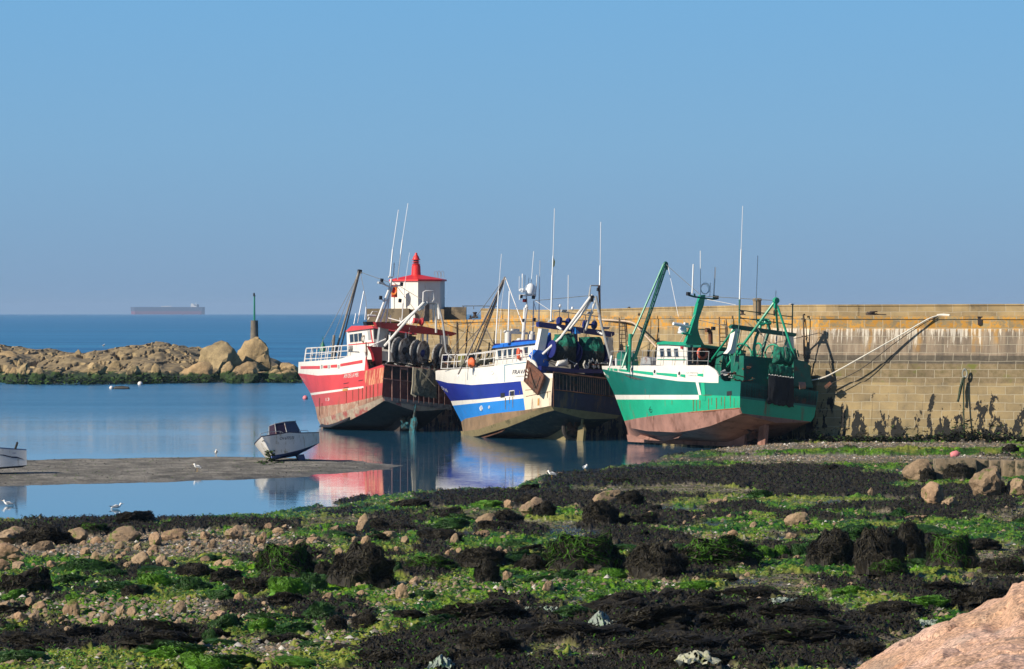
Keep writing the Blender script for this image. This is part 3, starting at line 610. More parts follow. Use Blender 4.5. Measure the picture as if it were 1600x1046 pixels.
# tyre-like ring with hanging weedy ropes on the right part of the wall
rgp = P(1507, 584, itab(WD, 1507)-.62); rp_m = mat('weedy_rope', (.035,.055,.03), .9, .4, 6)
rg = empty('hanging_mooring_ring', rgp); tag(rg, 'ring of old grey rope with green weedy tails hanging down the wall', 'mooring rope')
MB().torus((0,-.15,0), .19, .06, Matrix.Rotation(R(90),4,'X') @ Matrix.Diagonal((.8,1.5,1,1)), 18, 6).build('ring', mat('old_rope', (.30,.31,.27), .9, .3), rg, True)
MB().tube([(-.05,-.2,-.25),(-.1,-.35,-1.2),(-.12,-.6,-2.6),(-.10,-.95,-4.3)], [.07,.06,.05,.06], 6).build('rope_tail', rp_m, rg, True)
MB().tube([(-.1,-.2,-.3),(-.3,-.3,-1.0),(-.42,-.45,-1.6),(-.5,-.5,-1.9)], [.08,.12,.09,.10], 6).build('rope_tail', rp_m, rg, True)
# weed heaped along the foot of the wall
pts = []
for i in range(520):
    px = random.uniform(1265, 1640); D = itab(WD, px)-1.75-abs(random.gauss(0,.35)); x = (px-800)/F*D
    hgt = .25+.55*max(0, math.sin(px*.021+1.0))*random.random()+(.7 if random.random() < .12 else 0)
    pts.append((x, D, gz(x, D)+random.uniform(0, hgt), .16))
tuft_cloud('wall_foot_weed', pts, .13, [W1, W1, W1, W2], None, None, per=12, seed=5)
# ------------------------------------------------------------------ trawlers
def lmat(name, col, **kw): return mat(name, col, **kw)
class Boat:
    def __init__(b, name, heel_px, heel_z, D, bow_px, bow_y, Db, heel, label, ov=0):
        # keel line from its heel to its forefoot, given by where the photo shows both ends
        A = Vector(((heel_px-800)/F*D, D, heel_z)); Bp = P(bow_px, bow_y, Db)
        X = (Bp-A); b.keel = X.length; X.normalize(); A = A-X*ov; b.ov = ov; Yp = Vector((0,0,1)).cross(X).normalized(); Z = X.cross(Yp)
        M = Matrix((( X.x, Yp.x, Z.x, A.x), (X.y, Yp.y, Z.y, A.y), (X.z, Yp.z, Z.z, A.z), (0,0,0,1)))
        b.M = M @ Matrix.Rotation(R(heel), 4, 'X'); b.Mi = b.M.inverted(); b.root = empty(name, M=b.M); b.bvh = None
        tag(b.root, label, 'fishing boat', 'trawlers leaning against the harbour wall')
        b.o = b.Mi @ Vector((0,0,CAM_H))
    def ray(b, px, py):
        w = Vector(((px-800)/F, 1, (YL-py)/F)); return (b.Mi.to_3x3() @ w)
    def p(b, px, py, x):                       # photo pixel on the cross section at station x
        d = b.ray(px, py); t = (x-b.o.x)/d.x; return b.o+d*t
    def q(b, px, py, y):                       # photo pixel on the lengthwise plane at y
        d = b.ray(px, py); t = (y-b.o.y)/d.y; return b.o+d*t
    def s(b, v): return proj(b.M @ Vector(v))
    def hit(b, px, py, off=.01):
        d = b.ray(px, py).normalized(); h = b.bvh.ray_cast(b.o, d)
        if h[0] is None: return None
        n = h[1] if h[1].dot(d) < 0 else -h[1]
        return h[0]+n*off
    def decal(b, name, poly, m, parent=None, off=.012, sub=1):
        """a patch laid on the hull: polygon corners found on the hull's own surface, short thickness"""
        if len(poly) == 4:
            n = max(1, int(math.hypot(poly[1][0]-poly[0][0], poly[1][1]-poly[0][1])/3)); k = max(1, int(math.hypot(poly[3][0]-poly[0][0], poly[3][1]-poly[0][1])/3)); A = []
            for i in range(n+1):
                for j in range(k+1):
                    u, v = i/n, j/k; x = (poly[0][0]*(1-u)+poly[1][0]*u)*(1-v)+(poly[3][0]*(1-u)+poly[2][0]*u)*v; y = (poly[0][1]*(1-u)+poly[1][1]*u)*(1-v)+(poly[3][1]*(1-u)+poly[2][1]*u)*v
                    A.append(b.hit(x, y, off+.012))
            if any(q is None for q in A): return None
            B = [a+(b.ray(*poly[0]).normalized())*.03 for a in A]; w_ = k+1; f = [(i*w_+j, (i+1)*w_+j, (i+1)*w_+j+1, i*w_+j+1) for i in range(n) for j in range(k)]; o_ = len(A)
            f += [tuple(o_+q for q in g_[::-1]) for g_ in list(f)]; f += [(i*w_, o_+i*w_, o_+(i+1)*w_, (i+1)*w_) for i in range(n)]+[(i*w_+k, (i+1)*w_+k, o_+(i+1)*w_+k, o_+i*w_+k) for i in range(n)]
            f += [(j, j+1, o_+j+1, o_+j) for j in range(k)]+[(n*w_+j, o_+n*w_+j, o_+n*w_+j+1, n*w_+j+1) for j in range(k)]
            return MB().vf(A+B, f).build(name, m, parent or b.root)
        pts = [b.hit(x, y, off) for x, y in poly]
        if any(q is None for q in pts): return None
        return MB().prism(pts, (pts[1]-pts[0]).cross(pts[2]-pts[1]).normalized()*.006).build(name, m, parent or b.root)
    def hull(b, levels, W, xs, matf, mats, zk0=1.3, deck=1.0, stemfoot=(0,0), bow_sheer=None):
        """levels: (pixel polyline from stem to transom corner, breadth factor, fullness)"""
        NT = 72; ts = [0, 0]; ts = [i/NT for i in range(NT+1)]; sec = []
        foot = b.q(*stemfoot, 0)
        for j, (poly, wf, full) in enumerate(levels):
            stem = b.q(*poly[0], 0); xs_ = [a for a, c in poly]; ys_ = [c for a, c in poly]; row = []
            for t in ts:
                x = stem.x*t; u = max(0, (t-.42)/.58); shp = 1-u**full; aft = .90+.10*sst(t, 0, .3); y = W/2*wf*shp*float(aft)
                y = max(y, .03); z = stem.z if t > .5 else 3.0
                for _ in range(9):
                    px, py = b.s((x, y, z)); z += (py-np.interp(px, xs_, ys_))*300/F
                row.append(Vector((x, y, z)))
            row[-1] = Vector((stem.x, .03, stem.z)); sec.append(row)
        # round the bottom in towards the keel
        last = sec[-1]
        for k, (fw, fz) in enumerate(((.62, .55), (.25, .18), (.02, 0))):
            row = []
            for i, t in enumerate(ts):
                a = last[i]; zc = zk0*(1-float(sst(t, 0, .33)))+.28; zc = min(zc, a.z-.12); xx = a.x*(1-sst(t,.9,1)*0)+ (foot.x-last[-1].x)*t*(k+1)/3
                row.append(Vector((xx, max(a.y*fw, .03), zc+(a.z-zc)*fz)))
            sec.append(row)
        b.sec = sec; nl = len(sec); vs = []; n = NT+1
        for row in sec: vs += row
        for row in sec: vs += [Vector((v.x, -v.y, v.z)) for v in row]
        mb = MB(); fs = []; ms = []
        for j in range(nl-1):
            for i in range(NT):
                px = b.s(sec[j][i])[0]; mi = matf(j, px, False)
                fs.append((j*n+i, j*n+i+1, (j+1)*n+i+1, (j+1)*n+i)); ms.append(mi)
                o_ = nl*n; fs.append((o_+j*n+i, o_+(j+1)*n+i, o_+(j+1)*n+i+1, o_+j*n+i+1)); ms.append(mi)
            fs.append((j*n, (j+1)*n, nl*n+(j+1)*n, nl*n+j*n)); ms.append(matf(j, 0, True))     # transom
            e = n-1; fs.append((j*n+e, nl*n+j*n+e, nl*n+(j+1)*n+e, (j+1)*n+e)); ms.append(matf(j, b.s(sec[j][e])[0], False))
        j = nl-1
        for i in range(NT): fs.append((j*n+i, j*n+i+1, nl*n+j*n+i+1, nl*n+j*n+i)); ms.append(matf(j-1, b.s(sec[j][i])[0], False))
        # inner bulwark and deck
        top = sec[0]; base = len(vs); th = .10
        zd = [r.z-.12-(deck-.12)*(1-float(sst(i/NT, .55, .92))) for i, r in enumerate(top)]
        for i, r in enumerate(top): vs.append(Vector((r.x-(.1 if i == n-1 else 0), max(.01, r.y-th), r.z)))
        for i, r in enumerate(top): vs.append(Vector((r.x-(.1 if i == n-1 else 0), max(.01, r.y-th), zd[i])))
        for i in range(2*n): v = vs[base+i]; vs.append(Vector((v.x, -v.y, v.z)))
        A, B_, C_, D_ = base, base+n, base+2*n, base+3*n
        for i in range(NT):
            mi = len(mats)-1
            fs += [(i, A+i, A+i+1, i+1), (A+i, B_+i, B_+i+1, A+i+1), (nl*n+i, nl*n+i+1, C_+i+1, C_+i), (C_+i, C_+i+1, D_+i+1, D_+i), (B_+i, D_+i, D_+i+1, B_+i+1)]
            ms += [matf(0, b.s(top[i])[0], False), mi, matf(0, b.s(top[i])[0], False), mi, mi]
        fs.append((A, C_, D_, B_)); ms.append(len(mats)-1); fs.append((0, nl*n, C_, A)); ms.append(len(mats)-1)
        me = bpy.data.meshes.new('hull'); me.from_pydata(vs, [], fs)
        for m in mats: me.materials.append(m)
        me.polygons.foreach_set('material_index', ms); bm = bmesh.new(); bm.from_mesh(me); bmesh.ops.recalc_face_normals(bm, faces=bm.faces); bm.to_mesh(me); bm.free()
        me.polygons.foreach_set('use_smooth', [True]*len(fs)); me.set_sharp_from_angle(angle=R(28)); o = bpy.data.objects.new('hull', me); COL.objects.link(o); o.parent = b.root
        b.bvh = BVHTree.FromPolygons(vs, fs); b.hullo = o
        print(b.root.name, 'keel', round(b.keel, 2), 'L', round(top[-1].x, 2), 'port corner px', b.s(top[0]), 'stbd', b.s((top[0].x, -top[0].y, top[0].z)), 'low stbd', b.s((0, -sec[len(levels)-1][0].y, sec[len(levels)-1][0].z)), 'deck', zd[0])
        return o
    def tubes(b, name, items, m, r=.05, n=6, parent=None):
        if len(items) > 1 and name in ('aerial','stay','gantry_strut','pillar','derrick_arm','bollard','rail_stay','rigging_screw','deck_winch','a_frame','a_frame_leg','gantry_rail','derrick','upper_rail','mast_yard','mast','crane_post','crane_boom','radar_shelf','top_frame','vent_cowl'):
            for it in items: o = b.tubes(name, [it], m, r, n, parent)
            return o
        mb = MB()
        for it in items:
            rr = r; pts = it
            if isinstance(it[-1], (int, float)): rr = it[-1]; pts = it[:-1]
            if rr > .075 and name not in ('radar_post','vent_cowl','exhaust_pipe','deck_winch'): rr = .075+(rr-.075)*.45
            mb.tube([b.p(px, py, x) for px, py, x in pts], rr, n)
        return mb.build(name, m, parent or b.root, smooth=True)
    def slabx(b, name, poly, x, th, m, parent=None): return MB().prism([b.p(px, py, x) for px, py in poly], (th, 0, 0)).build(name, m, parent or b.root)
    def slaby(b, name, poly, y0, y1, m, parent=None):
        pts = [b.q(px, py, y0) for px, py in poly]; return MB().prism(pts, (0, y1-y0, 0)).build(name, m, parent or b.root)
    def text(b, name, body, px, py, hpx, wpx, m, slope=0, shear=0, flat=None):
        """lettering laid on the hull (or on a flat face at y=flat); px, py: left foot of the line"""
        cu = bpy.data.curves.new('t', 'FONT'); cu.body = body; cu.size = 1; cu.resolution_u = 3; to = bpy.data.objects.new('t', cu); COL.objects.link(to)
        bpy.context.view_layer.update(); me = bpy.data.meshes.new_from_object(to.evaluated_get(bpy.context.evaluated_depsgraph_get())); bpy.data.objects.remove(to)
        xs_ = [v.co.x for v in me.vertices]; ys_ = [v.co.y for v in me.vertices]; x0, x1 = min(xs_), max(xs_); y0, y1 = min(ys_), max(ys_)
        for v in me.vertices:
            u = (v.co.x-x0)/(x1-x0); k = (v.co.y-y0)/(y1-y0); X = px+u*wpx+k*shear; Y = py-k*hpx+u*slope
            h = b.hit(X, Y, .025) if flat is None else b.q(X, Y, flat)
            v.co = h if h is not None else Vector((0,0,2))
        me.materials.clear(); me.materials.append(m); o = bpy.data.objects.new(name, me); COL.objects.link(o); o.parent = b.root; return o
    def rail(b, name, top, drop, m, r=.035, posts=None, mids=(.5,), parent=None):
        """deck railing: list of (px, py, plane y) for its top rail, post height in metres"""
        mb = MB(); pts = [b.q(px, py, y) for px, py, y in top]; mb.tube(pts, r, 5)
        L = [0]
        for i in range(1, len(pts)): L.append(L[-1]+(pts[i]-pts[i-1]).length)
        def at(s_):
            for i in range(1, len(pts)):
                if s_ <= L[i]+1e-6: return pts[i-1].lerp(pts[i], (s_-L[i-1])/(L[i]-L[i-1]))
        for f in mids: mb.tube([p-Vector((0,0,drop*f)) for p in pts], r*.8, 5)
        k = posts or max(2, int(L[-1]/1.1))
        for i in range(k+1): q_ = at(L[-1]*i/k); mb.tube([q_, q_-Vector((0,0,drop))], r, 5)
        return mb.build(name, m, parent or b.root, smooth=True)
def levels_deck(b, r, deck): return r.z-deck
def weather(col, rough=.42, rust=.35, name=None, **kw):
    return mat(name, col, rough, .10, .7, dirt=(.20,.085,.04,1), damt=rust, dscale=1.0, streak=(1.6,1.6,.28), bmp=.12, bscale=3, **kw)
deckm = mat('deck_dark', (.05,.055,.05), .8, .3, 2, dirt=RUST, damt=.4)
white_m = mat('boat_white', (.72,.69,.62), .45, .05, 1.2, dirt=(.34,.25,.17,1), damt=.12, streak=(2,2,.5))
white_t = mat('tube_white', (.74,.72,.68), .4, .05, 2, dirt=(.35,.22,.14,1), damt=.15)
grey_t = mat('tube_grey', (.33,.34,.34), .45, .12, 2, dirt=RUST, damt=.25)
ant_w = mat('antenna_white', (.78,.80,.80), .4, .03, bmp=0)
glass = mat('window_glass', (.02,.03,.045), .06, .1, bmp=0)
rust_m = mat('rusty_iron', (.14,.055,.03), .85, .3, 3, dirt=(.05,.03,.02,1), damt=.6, bmp=.5)
dkrope = mat('dark_rope', (.05,.045,.04), .9, .3, 4)
net_g = mat('net_green', (.004,.16,.10), .9, .35, 5, dirt=(.01,.05,.04,1), damt=.6, dscale=4, bmp=1.0, bscale=30)
net_d = mat('net_dark', (.035,.045,.040), .95, .4, 5, dirt=(.10,.10,.08,1), damt=.35, dscale=5, bmp=1.0, bscale=30)
net_grey = mat('net_grey', (.15,.14,.10), .95, .3, 3, dirt=(.06,.05,.04,1), damt=.6, dscale=6, bmp=1.0, bscale=24)
bronze = mat('prop_teal', (.03,.17,.20), .5, .2, 3, dirt=(.04,.04,.03,1), damt=.9, dscale=2)
ring_m = mat('lifebuoy_orange', (.80,.13,.06), .5, .06)
def lifebuoy(b, px, py, x, Rr, rr, label, yaw=0):
    c = b.p(px, py, x); mb = MB(); mb.torus((0,0,0), Rr, rr, Matrix.Rotation(R(90),4,'Y') @ Matrix.Rotation(R(yaw),4,'X'), 26, 8)
    o = mb.build('lifebuoy', ring_m, smooth=True, M=b.M @ Matrix.Translation(c)); tag(o, label, 'lifebuoy', 'lifebuoys on the trawlers'); return o
def crumpled(b, name, poly, x, th, m, label, cat, seed, n=12, amp=.10, kind=None, top_m=None):
    """a hanging sheet or heap of net: quad from four photo corners at station x, bulged and wrinkled, with real thickness"""
    a, c, d, e = [b.p(px, py, x) for px, py in poly]; rnd = random.Random(seed); vs = []; N_ = n*2
    for side in (0, 1):
        for i in range(N_+1):
            for j in range(n+1):
                u, v = i/N_, j/n; p = a.lerp(c, u).lerp(e.lerp(d, u), v); bul = math.sin(math.pi*u)**.5*math.sin(math.pi*min(1, v*.9+.1))**.5
                k = mnoise.fractal(Vector((p.y*2.2+seed, p.z*1.0, seed*3.1)), .8, 2.1, 4)*amp+mnoise.noise(Vector((p.y*7, p.z*2, seed)))*amp*.6
                xo = (-th*bul-k) if side == 0 else 0
                ed = (mnoise.noise(Vector((v*6, seed, 1)))*.10 if i in (0, N_) else 0); ez = mnoise.noise(Vector((u*8, seed, 2)))*.12*(1 if j in (0, n) else 0)
                vs.append(p+Vector((xo, ed, ez)))
    st_ = (N_+1)*(n+1); w_ = n+1; fs = []; ms = []
    for i in range(N_):
        for j in range(n):
            f = (i*w_+j, (i+1)*w_+j, (i+1)*w_+j+1, i*w_+j+1); fs.append(f); fs.append(tuple(st_+k for k in f[::-1])); mi = 1 if (top_m and j < n*.42+2*mnoise.noise(Vector((i*.6, seed, 0)))) else 0; ms += [mi, 0]
    for i in range(N_):
        for j in (0, n): fs.append((i*w_+j, st_+i*w_+j, st_+(i+1)*w_+j, (i+1)*w_+j)); ms.append(0)
    for j in range(n):
        for i in (0, N_): fs.append((i*w_+j, i*w_+j+1, st_+i*w_+j+1, st_+i*w_+j)); ms.append(0)
    mb = MB(); mb.vf(vs, fs); mb.m = ms; c0 = sum(vs, Vector())/len(vs)
    o = mb.build(name, [m]+([top_m] if top_m else []), smooth=True, M=b.M, origin=c0); return tag(o, label, cat, None, kind)
def rudder_prop(b, rx0, rx1, ry0, ry1, m, pm, pr=.75, px=.1, km=None):
    """rudder behind the sternpost, keel bar, skeg and propeller"""
    h = b.ov; xr_ = h-1.05; zt = min(2.1, b.p(rx1, ry0, xr_).z); print('rudder', b.s((xr_,0,0)), b.s((xr_,0,zt)))
    MB().prism([(xr_-.55,-.10,.1),(xr_+.35,-.10,.1),(xr_+.35,-.10,zt-.15),(xr_-.25,-.10,zt),(xr_-.55,-.10,zt-.4)], (0,.20,0)).build('rudder', m, b.root)
    MB().tube([(xr_,0,zt-.3),(xr_,0,zt+1.0)], .10, 8).build('rudder_stock', m, b.root)
    MB().prism([(h,-.10,0),(h+b.keel+.1,-.10,0),(h+b.keel+.3,-.06,.5),(h+1.6,-.10,.42),(h+1.3,-.10,.25),(h,-.10,.2)], (0,.20,0)).build('keel', km or m, b.root)
    mb = MB(); c = Vector((h+px, 0, pr+.35)); mb.lathe([(0,-.3),(.12,-.22),(.15,.1),(.13,.9)], c, 10, Matrix.Rotation(R(90),4,'Y'))
    for k in range(4):
        a = k*math.pi/2+.5; u = Vector((0, math.cos(a), math.sin(a))); s_ = Vector((0, -math.sin(a), math.cos(a)))
        pts = [c+u*.1+s_*.08, c+u*pr*.6+s_*.30+Vector((.1,0,0)), c+u*pr*.98+s_*.12, c+u*pr*.95-s_*.15, c+u*pr*.5-s_*.26-Vector((.1,0,0)), c+u*.1-s_*.08]
        mb.prism(pts, (.035,0,0))
    mb.build('propeller', pm, b.root)
    MB().prism([(h+.9,-.12,.15),(h+4.6,-.12,.15),(h+4.8,-.16,1.5),(h+.9,-.13,2.0)], (0,.26,0)).build('skeg', km or m, b.root)
# ================================================================== the green trawler
G1 = weather((.005,.15,.115), name='green_dark', rust=.10); G2 = weather((.012,.37,.20), name='green_bright', rust=.22); G3 = mat('boot_pink', (.29,.15,.115), .8, .2, .8, dirt=(.15,.07,.05,1), damt=.5, streak=(1,1,.5), bmp=.25, bscale=4)
gpaint = mat('rig_green', (.01,.30,.17), .4, .12, 1.5, dirt=(.10,.12,.05,1), damt=.15); gdark = mat('rig_green_dark', (.006,.13,.09), .5, .15, 1.5, dirt=RUST, damt=.25)
g = Boat('fishing_trawler', 1176, .14, 280.0, 984, 690.8, 293.7, 6.5, 'green and white steel trawler with pink bottom leaning by the wall, nearest of three', 2.6)
gl = [([(941,572),(1106,571),(1118,578),(1124,590),(1130,596),(1160,596)], 1.0, 1.55),
      ([(941.5,577),(968,582),(995,587),(1060,596),(1110,598.5),(1160,599)], .99, 1.52),
      ([(961,617.4),(1090,617.4),(1160,619.5)], .975, 1.5), ([(963.5,624.6),(1090,624.6),(1160,622.5)], .97, 1.5),
      ([(976,658),(995,654),(1027,649),(1076,644),(1110,641),(1162,637)], .95, 1.5),
      ([(979.5,668),(1011,674),(1060,676),(1084,672),(1110,666),(1165,644)], .88, 1.6)]
def gm(j, px, tr):
    if tr: return [1,1,1,2,2,3,3,3,3,3][j]
    if j == 0: return 0 if px < 1126 else 1
    if j == 1: return 0 if 1087 < px < 1094.5 else 1
    if j == 2: return 0 if px < 1094.5 else 2
    return 2 if j == 3 else 3
g.hull(gl, 7.15, None, gm, [white_m, G1, G2, G3, deckm], deck=1.0, zk0=1.5, stemfoot=(983,691))
rudder_prop(g, 1199, 1214, 659, 696, G3, rust_m)
for i, (x0, x1) in enumerate(((950,952.5),(954,957.5),(959,965),(967,985),(988,1021),(1026,1058),(1062,1071),(1090,1099))):
    yy = lambda x: np.interp(x, [950,985,1021,1071,1099], [575.2,578.5,582,585.5,584]); g.decal('stripe', [(x0,yy(x0)),(x1,yy(x1)),(x1,yy(x1)+3.8+(x1>985)*1.2),(x0,yy(x0)+3.2)], G2)
for x, y in ((988,577.5),(1023.5,581),(1062,584)):
    c = g.hit(x, y, .0)
    if c: MB().torus(c, .17, .05, Matrix.Rotation(R(90),4,'X'), 14, 6).build('fairlead', white_t, g.root); MB().lathe([(.15,-.03),(.15,.03)], c, 12, Matrix.Rotation(R(90),4,'X')).build('fairlead_hole', blk, g.root)
g.decal('stripe', [(1095.5,598.5),(1101,598.5),(1103,626),(1097.5,626)], G2)
g.decal('freeing_port', [(1136,612),(1143.5,611),(1143.5,617.5),(1136,619)], blk)
for x0, y0, x1, y1, k in ((1098,617.5,1112,617.3,.8),(966,644,1040,652,.35),(1115,661,1119,675,.4),(1098,644,1118,642.5,.5)): g.decal('weld_seam', [(x0,y0),(x1,y1),(x1+.2,y1+k),(x0+.2,y0+k)], rust_m)
c = g.hit(1017.5, 640, .02); MB().torus(c, .20, .02, Matrix.Rotation(R(90),4,'X') @ Matrix.Diagonal((1,1.0,1,1)), 20, 4).box(c, (.62,.02,.03)).build('load_line_mark', blk, g.root)
g.text('registration', 'CH 637', 944.8, 585.5, 5.2, 8.5, white_m, slope=7, shear=-2)
g.text('home_port', 'LA PETITE', 1073, 583.6, 1.8, 18, mat('grey_letters', (.3,.3,.3), .6, 0, bmp=0), slope=.6)
g.text('home_port', 'CHERBOURG', 1076, 587.6, 1.6, 13, MATS['grey_letters'], slope=.6)
for x, y0, y1, w_ in ((1083,625,642,1.2),(1088,625.5,643,.9),(1093,626,639,1.6),(1107,623,640,1.0),(1112,622,633,.7),(1119,622,639,1.3),(1127,621,634,.8),(1132,620,639,1.0),(1141,618,636,.9),(1147,622,637,.6),(1021,650,656,.8),(1050,626,633,.6)):
    g.decal('rust_run', [(x,y0),(x+w_,y0),(x+w_*.7,y1),(x+w_*.2,y1)], mat('rust_streak', (.20,.16,.05), .8, .3, 4, dirt=RUST, damt=.6, dscale=3))
g.decal('waterline_rust', [(1080,643.6),(1157,637.2),(1157,638.4),(1080,644.9)], mat('rust_edge', (.36,.12,.05), .8, .3, 4))
# bilge keel plate with studs
bk = [g.hit(x, y, .03) for x, y in ((1001,680),(1020,683.5),(1045,684.5),(1067,679.5))]
if all(bk): MB().prism([p for p in bk]+[p+Vector((0,.30,-.22)) for p in bk[::-1]], (0,.02,.04)).build('bilge_keel', G3, g.root)
# wheelhouse
yP = 1.75; wh_poly = [(984,571),(988.5,538),(1073,541),(1073.5,571)]
wh = g.slaby('wheelhouse', [(1024.6,577),(1027.5,536),(1072.5,539),(1074,577)], yP, -1.9, white_m)
g.slaby('wheelhouse_roof', [(1025.3,538.6),(1027,535.4),(1037,533.4),(1072.5,535),(1072.8,540.4),(1040,538.4)], yP+.18, -2.1, gpaint, wh)
g.slaby('roof_cowl', [(1026.5,536),(1029,532.4),(1036,532.6),(1036.5,534.5)], yP-.2, -.2, blk, wh)
for x in (1030.3, 1041, 1052.3):
    fr = g.slaby('window', [(x,544.6),(x+6.8,544.3),(x+8.2,558.3),(x+1.2,558.5)], yP+.03, yP-.02, mat('window_frame', (.35,.36,.36), .4), wh)
    g.slaby('pane', [(x+.9,545.4),(x+6.1,545.2),(x+7.3,557.4),(x+2,557.6)], yP+.05, yP+.01, glass, fr)
g.slaby('stripe', [(1027,561.2),(1071,561.6),(1071,562.9),(1027,562.4)], yP+.03, yP-.01, gpaint, wh); g.slaby('door_line', [(1067.5,543),(1068.3,543),(1068.6,568),(1067.8,568)], yP+.03, yP-.01, MATS['window_frame'], wh)
g.slaby('nav_light', [(1063,541.8),(1066,541.8),(1066,545.2),(1063,545.2)], yP+.12, yP-.02, mat('lamp_red', (.4,.02,.02), .3), wh)
xw = g.q(1073.5, 560, yP).x; print('green wheelhouse aft x', xw, 'fore', 0, 0)
g.slabx('shade_panel', [(1092,543),(1128,546),(1162,549),(1162,575),(1092,573)], xw-1.6, .2, blk)  # thin black slab standing in for the shade under the shelter roof
g.slabx('shelter_roof', [(1095,539.5),(1095,543),(1166,551.5),(1166,548)], xw-2.2, 2.1, gdark)
g.slabx('aft_face_shade', [(1074.5,541),(1112,545),(1112,574),(1074.5,575)], xw-.12, .08, mat('shade_grey', (.45,.47,.46), .6))  # grey slab: shade of the white wheelhouse's aft face, put into the colour
mb = MB()
for k in range(9): mb.box(g.p(1086+(k%3)*3, 548+(k//3)*8, xw-1.4), (.15,.40,.36))
mb.build('deck_locker', mat('locker_brown', (.12,.10,.08), .8, .5, 4), g.root)
lifebuoy(g, 1097.8, 552, xw-1.9, .36, .10, 'orange lifebuoy on the rear of the green trawler wheelhouse')
# mast, radar, aerials
xm = xw-1.2
g.slabx('mast', [(1071,537),(1078,520),(1086,496),(1090,478),(1096,461.5),(1102.5,461),(1099.5,478),(1092,499),(1090.5,514),(1094,527),(1101,540)], xm, .35, gpaint)
g.tubes('mast_yard', [[(1076,461.5,xm),(1085,464,xm),(1098,466,xm),(1112,467.8,xm),(1120,467,xm)], [(1090,514.5,xm),(1113,516,xm),.04], [(1085,459,xm),(1086,465,xm)], [(1115.5,461,xm),(1115,467,xm)]], gdark, .07)
for px, py in ((1075.5,459.5),(1119.5,465),(1114.5,513.5)): MB().box(g.p(px, py, xm), (.25,.22,.24)).build('floodlight', blk, g.root)
g.tubes('aerial', [[(1081.5,459,xm),(1083.3,413,xm)], [(1094.5,464,xm),(1094.3,392,xm),.03], [(1115,464,xm),(1117.6,418,xm)], [(1109,464,xm),(1110,442,xm),.03]], ant_w, .055, 5)
MB().torus(g.p(1102,451,xm), .37, .035, Matrix.Rotation(R(90),4,'Y'), 24, 5).torus(g.p(1101,452,xm), .33, .025, Matrix.Rotation(R(90),4,'Y'), 24, 5).build('loop_aerial', ant_w, g.root)
MB().tube([g.p(1052,506,xm+.3), g.p(1079,511,xm+.3)], .12, 8).box(g.p(1072,508,xm+.3), (.2,.3,.3)).build('radar_scanner', ant_w, g.root)
MB().lathe([(.26,-.18),(.30,0),(.24,.16),(.10,.24),(0,.26)], g.p(1066.5,515,xm+.5), 14).lathe([(.3,-.3),(.34,-.2),(.28,-.17)], g.p(1066.5,515,xm+.5), 14).build('radar_dome', ant_w, g.root)
g.tubes('radar_shelf', [[(1064,520,xm+.4),(1080,520,xm+.2)], [(1066,521,xm),(1080,524,xm)]], gpaint, .09)
g.tubes('exhaust_pipe', [[(1103,516,xm-.8),(1107,516,xm-.8),(1110,520,xm-.8),(1110.5,538,xm-.8)]], rust_m, .16, 10)
g.tubes('stay', [[(1104,468,xm),(1136,474,xm-4),.02], [(1136,474,xm-4),(1150,477,xm-6),.02], [(1043,413,15),(1060,495,12.5),.018], [(1085,492,xm),(1062,535,xm+2),.015]], white_t, .02, 4)
# foredeck crane
xf = 14.4
g.tubes('crane_post', [[(982,580,xf),(985,522,xf),.21],[(979,540,xf),(979,576,xf),.06]], gpaint, .2, 8)
g.tubes('crane_boom', [[(982,568,xf),(992,555,xf),.1],[(989,566,xf),(1037.5,416,xf),(1041,412,xf),.12],[(994,558,xf),(1041.5,418,xf),.06],[(972,575,xf),(986,530,xf),(1037,413,xf),.08]], gpaint, .1)
mb = MB()
for k in range(14):
    t = k/13; a = g.p(990+47*t, 562-144*t, xf); c_ = g.p(995+46.5*t, 553-134*t, xf); mb.tube([a, c_], .035, 4)
mb.build('boom_lattice', gdark, g.root)
MB().lathe([(.16,-.1),(.2,0),(.16,.1)], g.p(1040,413,xf), 12, Matrix.Rotation(R(90),4,'Y')).box(g.p(1042,418,xf), (.12,.14,.35)).build('hoist_block', gdark, g.root)
g.rail('foredeck_rail', [(955,549,2.2),(990,548.5,2.3),(1030,548.5,2.5),(1072,549,2.5),(1108,549.5,2.7)], 1.45, grey_t, .022, 9, (.45,))
g.slaby('anchor_winch', [(1000,572),(1002,560),(1009,557),(1016,561),(1017,572)], .5, -.6, grey_t); g.slaby('winch', [(962,571),(964,553),(970,549),(976,556),(978,571)], .5, -.6, gdark); g.slaby('hatch', [(1025,571),(1028,566),(1048,567),(1050,571)], 1.0, -1.0, white_m)
g.tubes('bollard', [[(953,572,15),(956,556,15)],[(963,572,14.5),(963,560,14.5)]], white_t, .09, 6)
# stern gantry
xg = 3.2
g.slabx('gantry_beam', [(1142.5,510),(1146,507),(1244.5,521),(1244.5,525),(1240,527),(1143,513.5)], xg, .35, gdark)
g.slabx('gantry_leg', [(1149.5,513.5),(1157.5,514.5),(1150,548),(1146,553),(1136,553),(1142,546)], xg, .5, white_m); g.slabx('gantry_leg', [(1233,525),(1240,526),(1241,552),(1251,568),(1240,568),(1236,552)], xg, .5, white_m)
g.tubes('gantry_strut', [[(1211,471,1.6),(1170,527,2.6),(1136,573,5),.12],[(1212,482,1.5),(1215.5,516,xg),.08],[(1214.5,478,1.5),(1226,512,1),(1241,557,.6),.09],[(1147,515,xg),(1110,565,7.5),.08],[(1230,530,xg),(1224,546,xg),.07]], gpaint, .1, 8)
MB().lathe([(.20,-.14),(.24,0),(.20,.14)], g.p(1212.5,470,1.5), 14, Matrix.Rotation(R(90),4,'Y')).box(g.p(1211.8,477.5,1.5), (.16,.20,.42)).build('towing_block', gpaint, g.root)
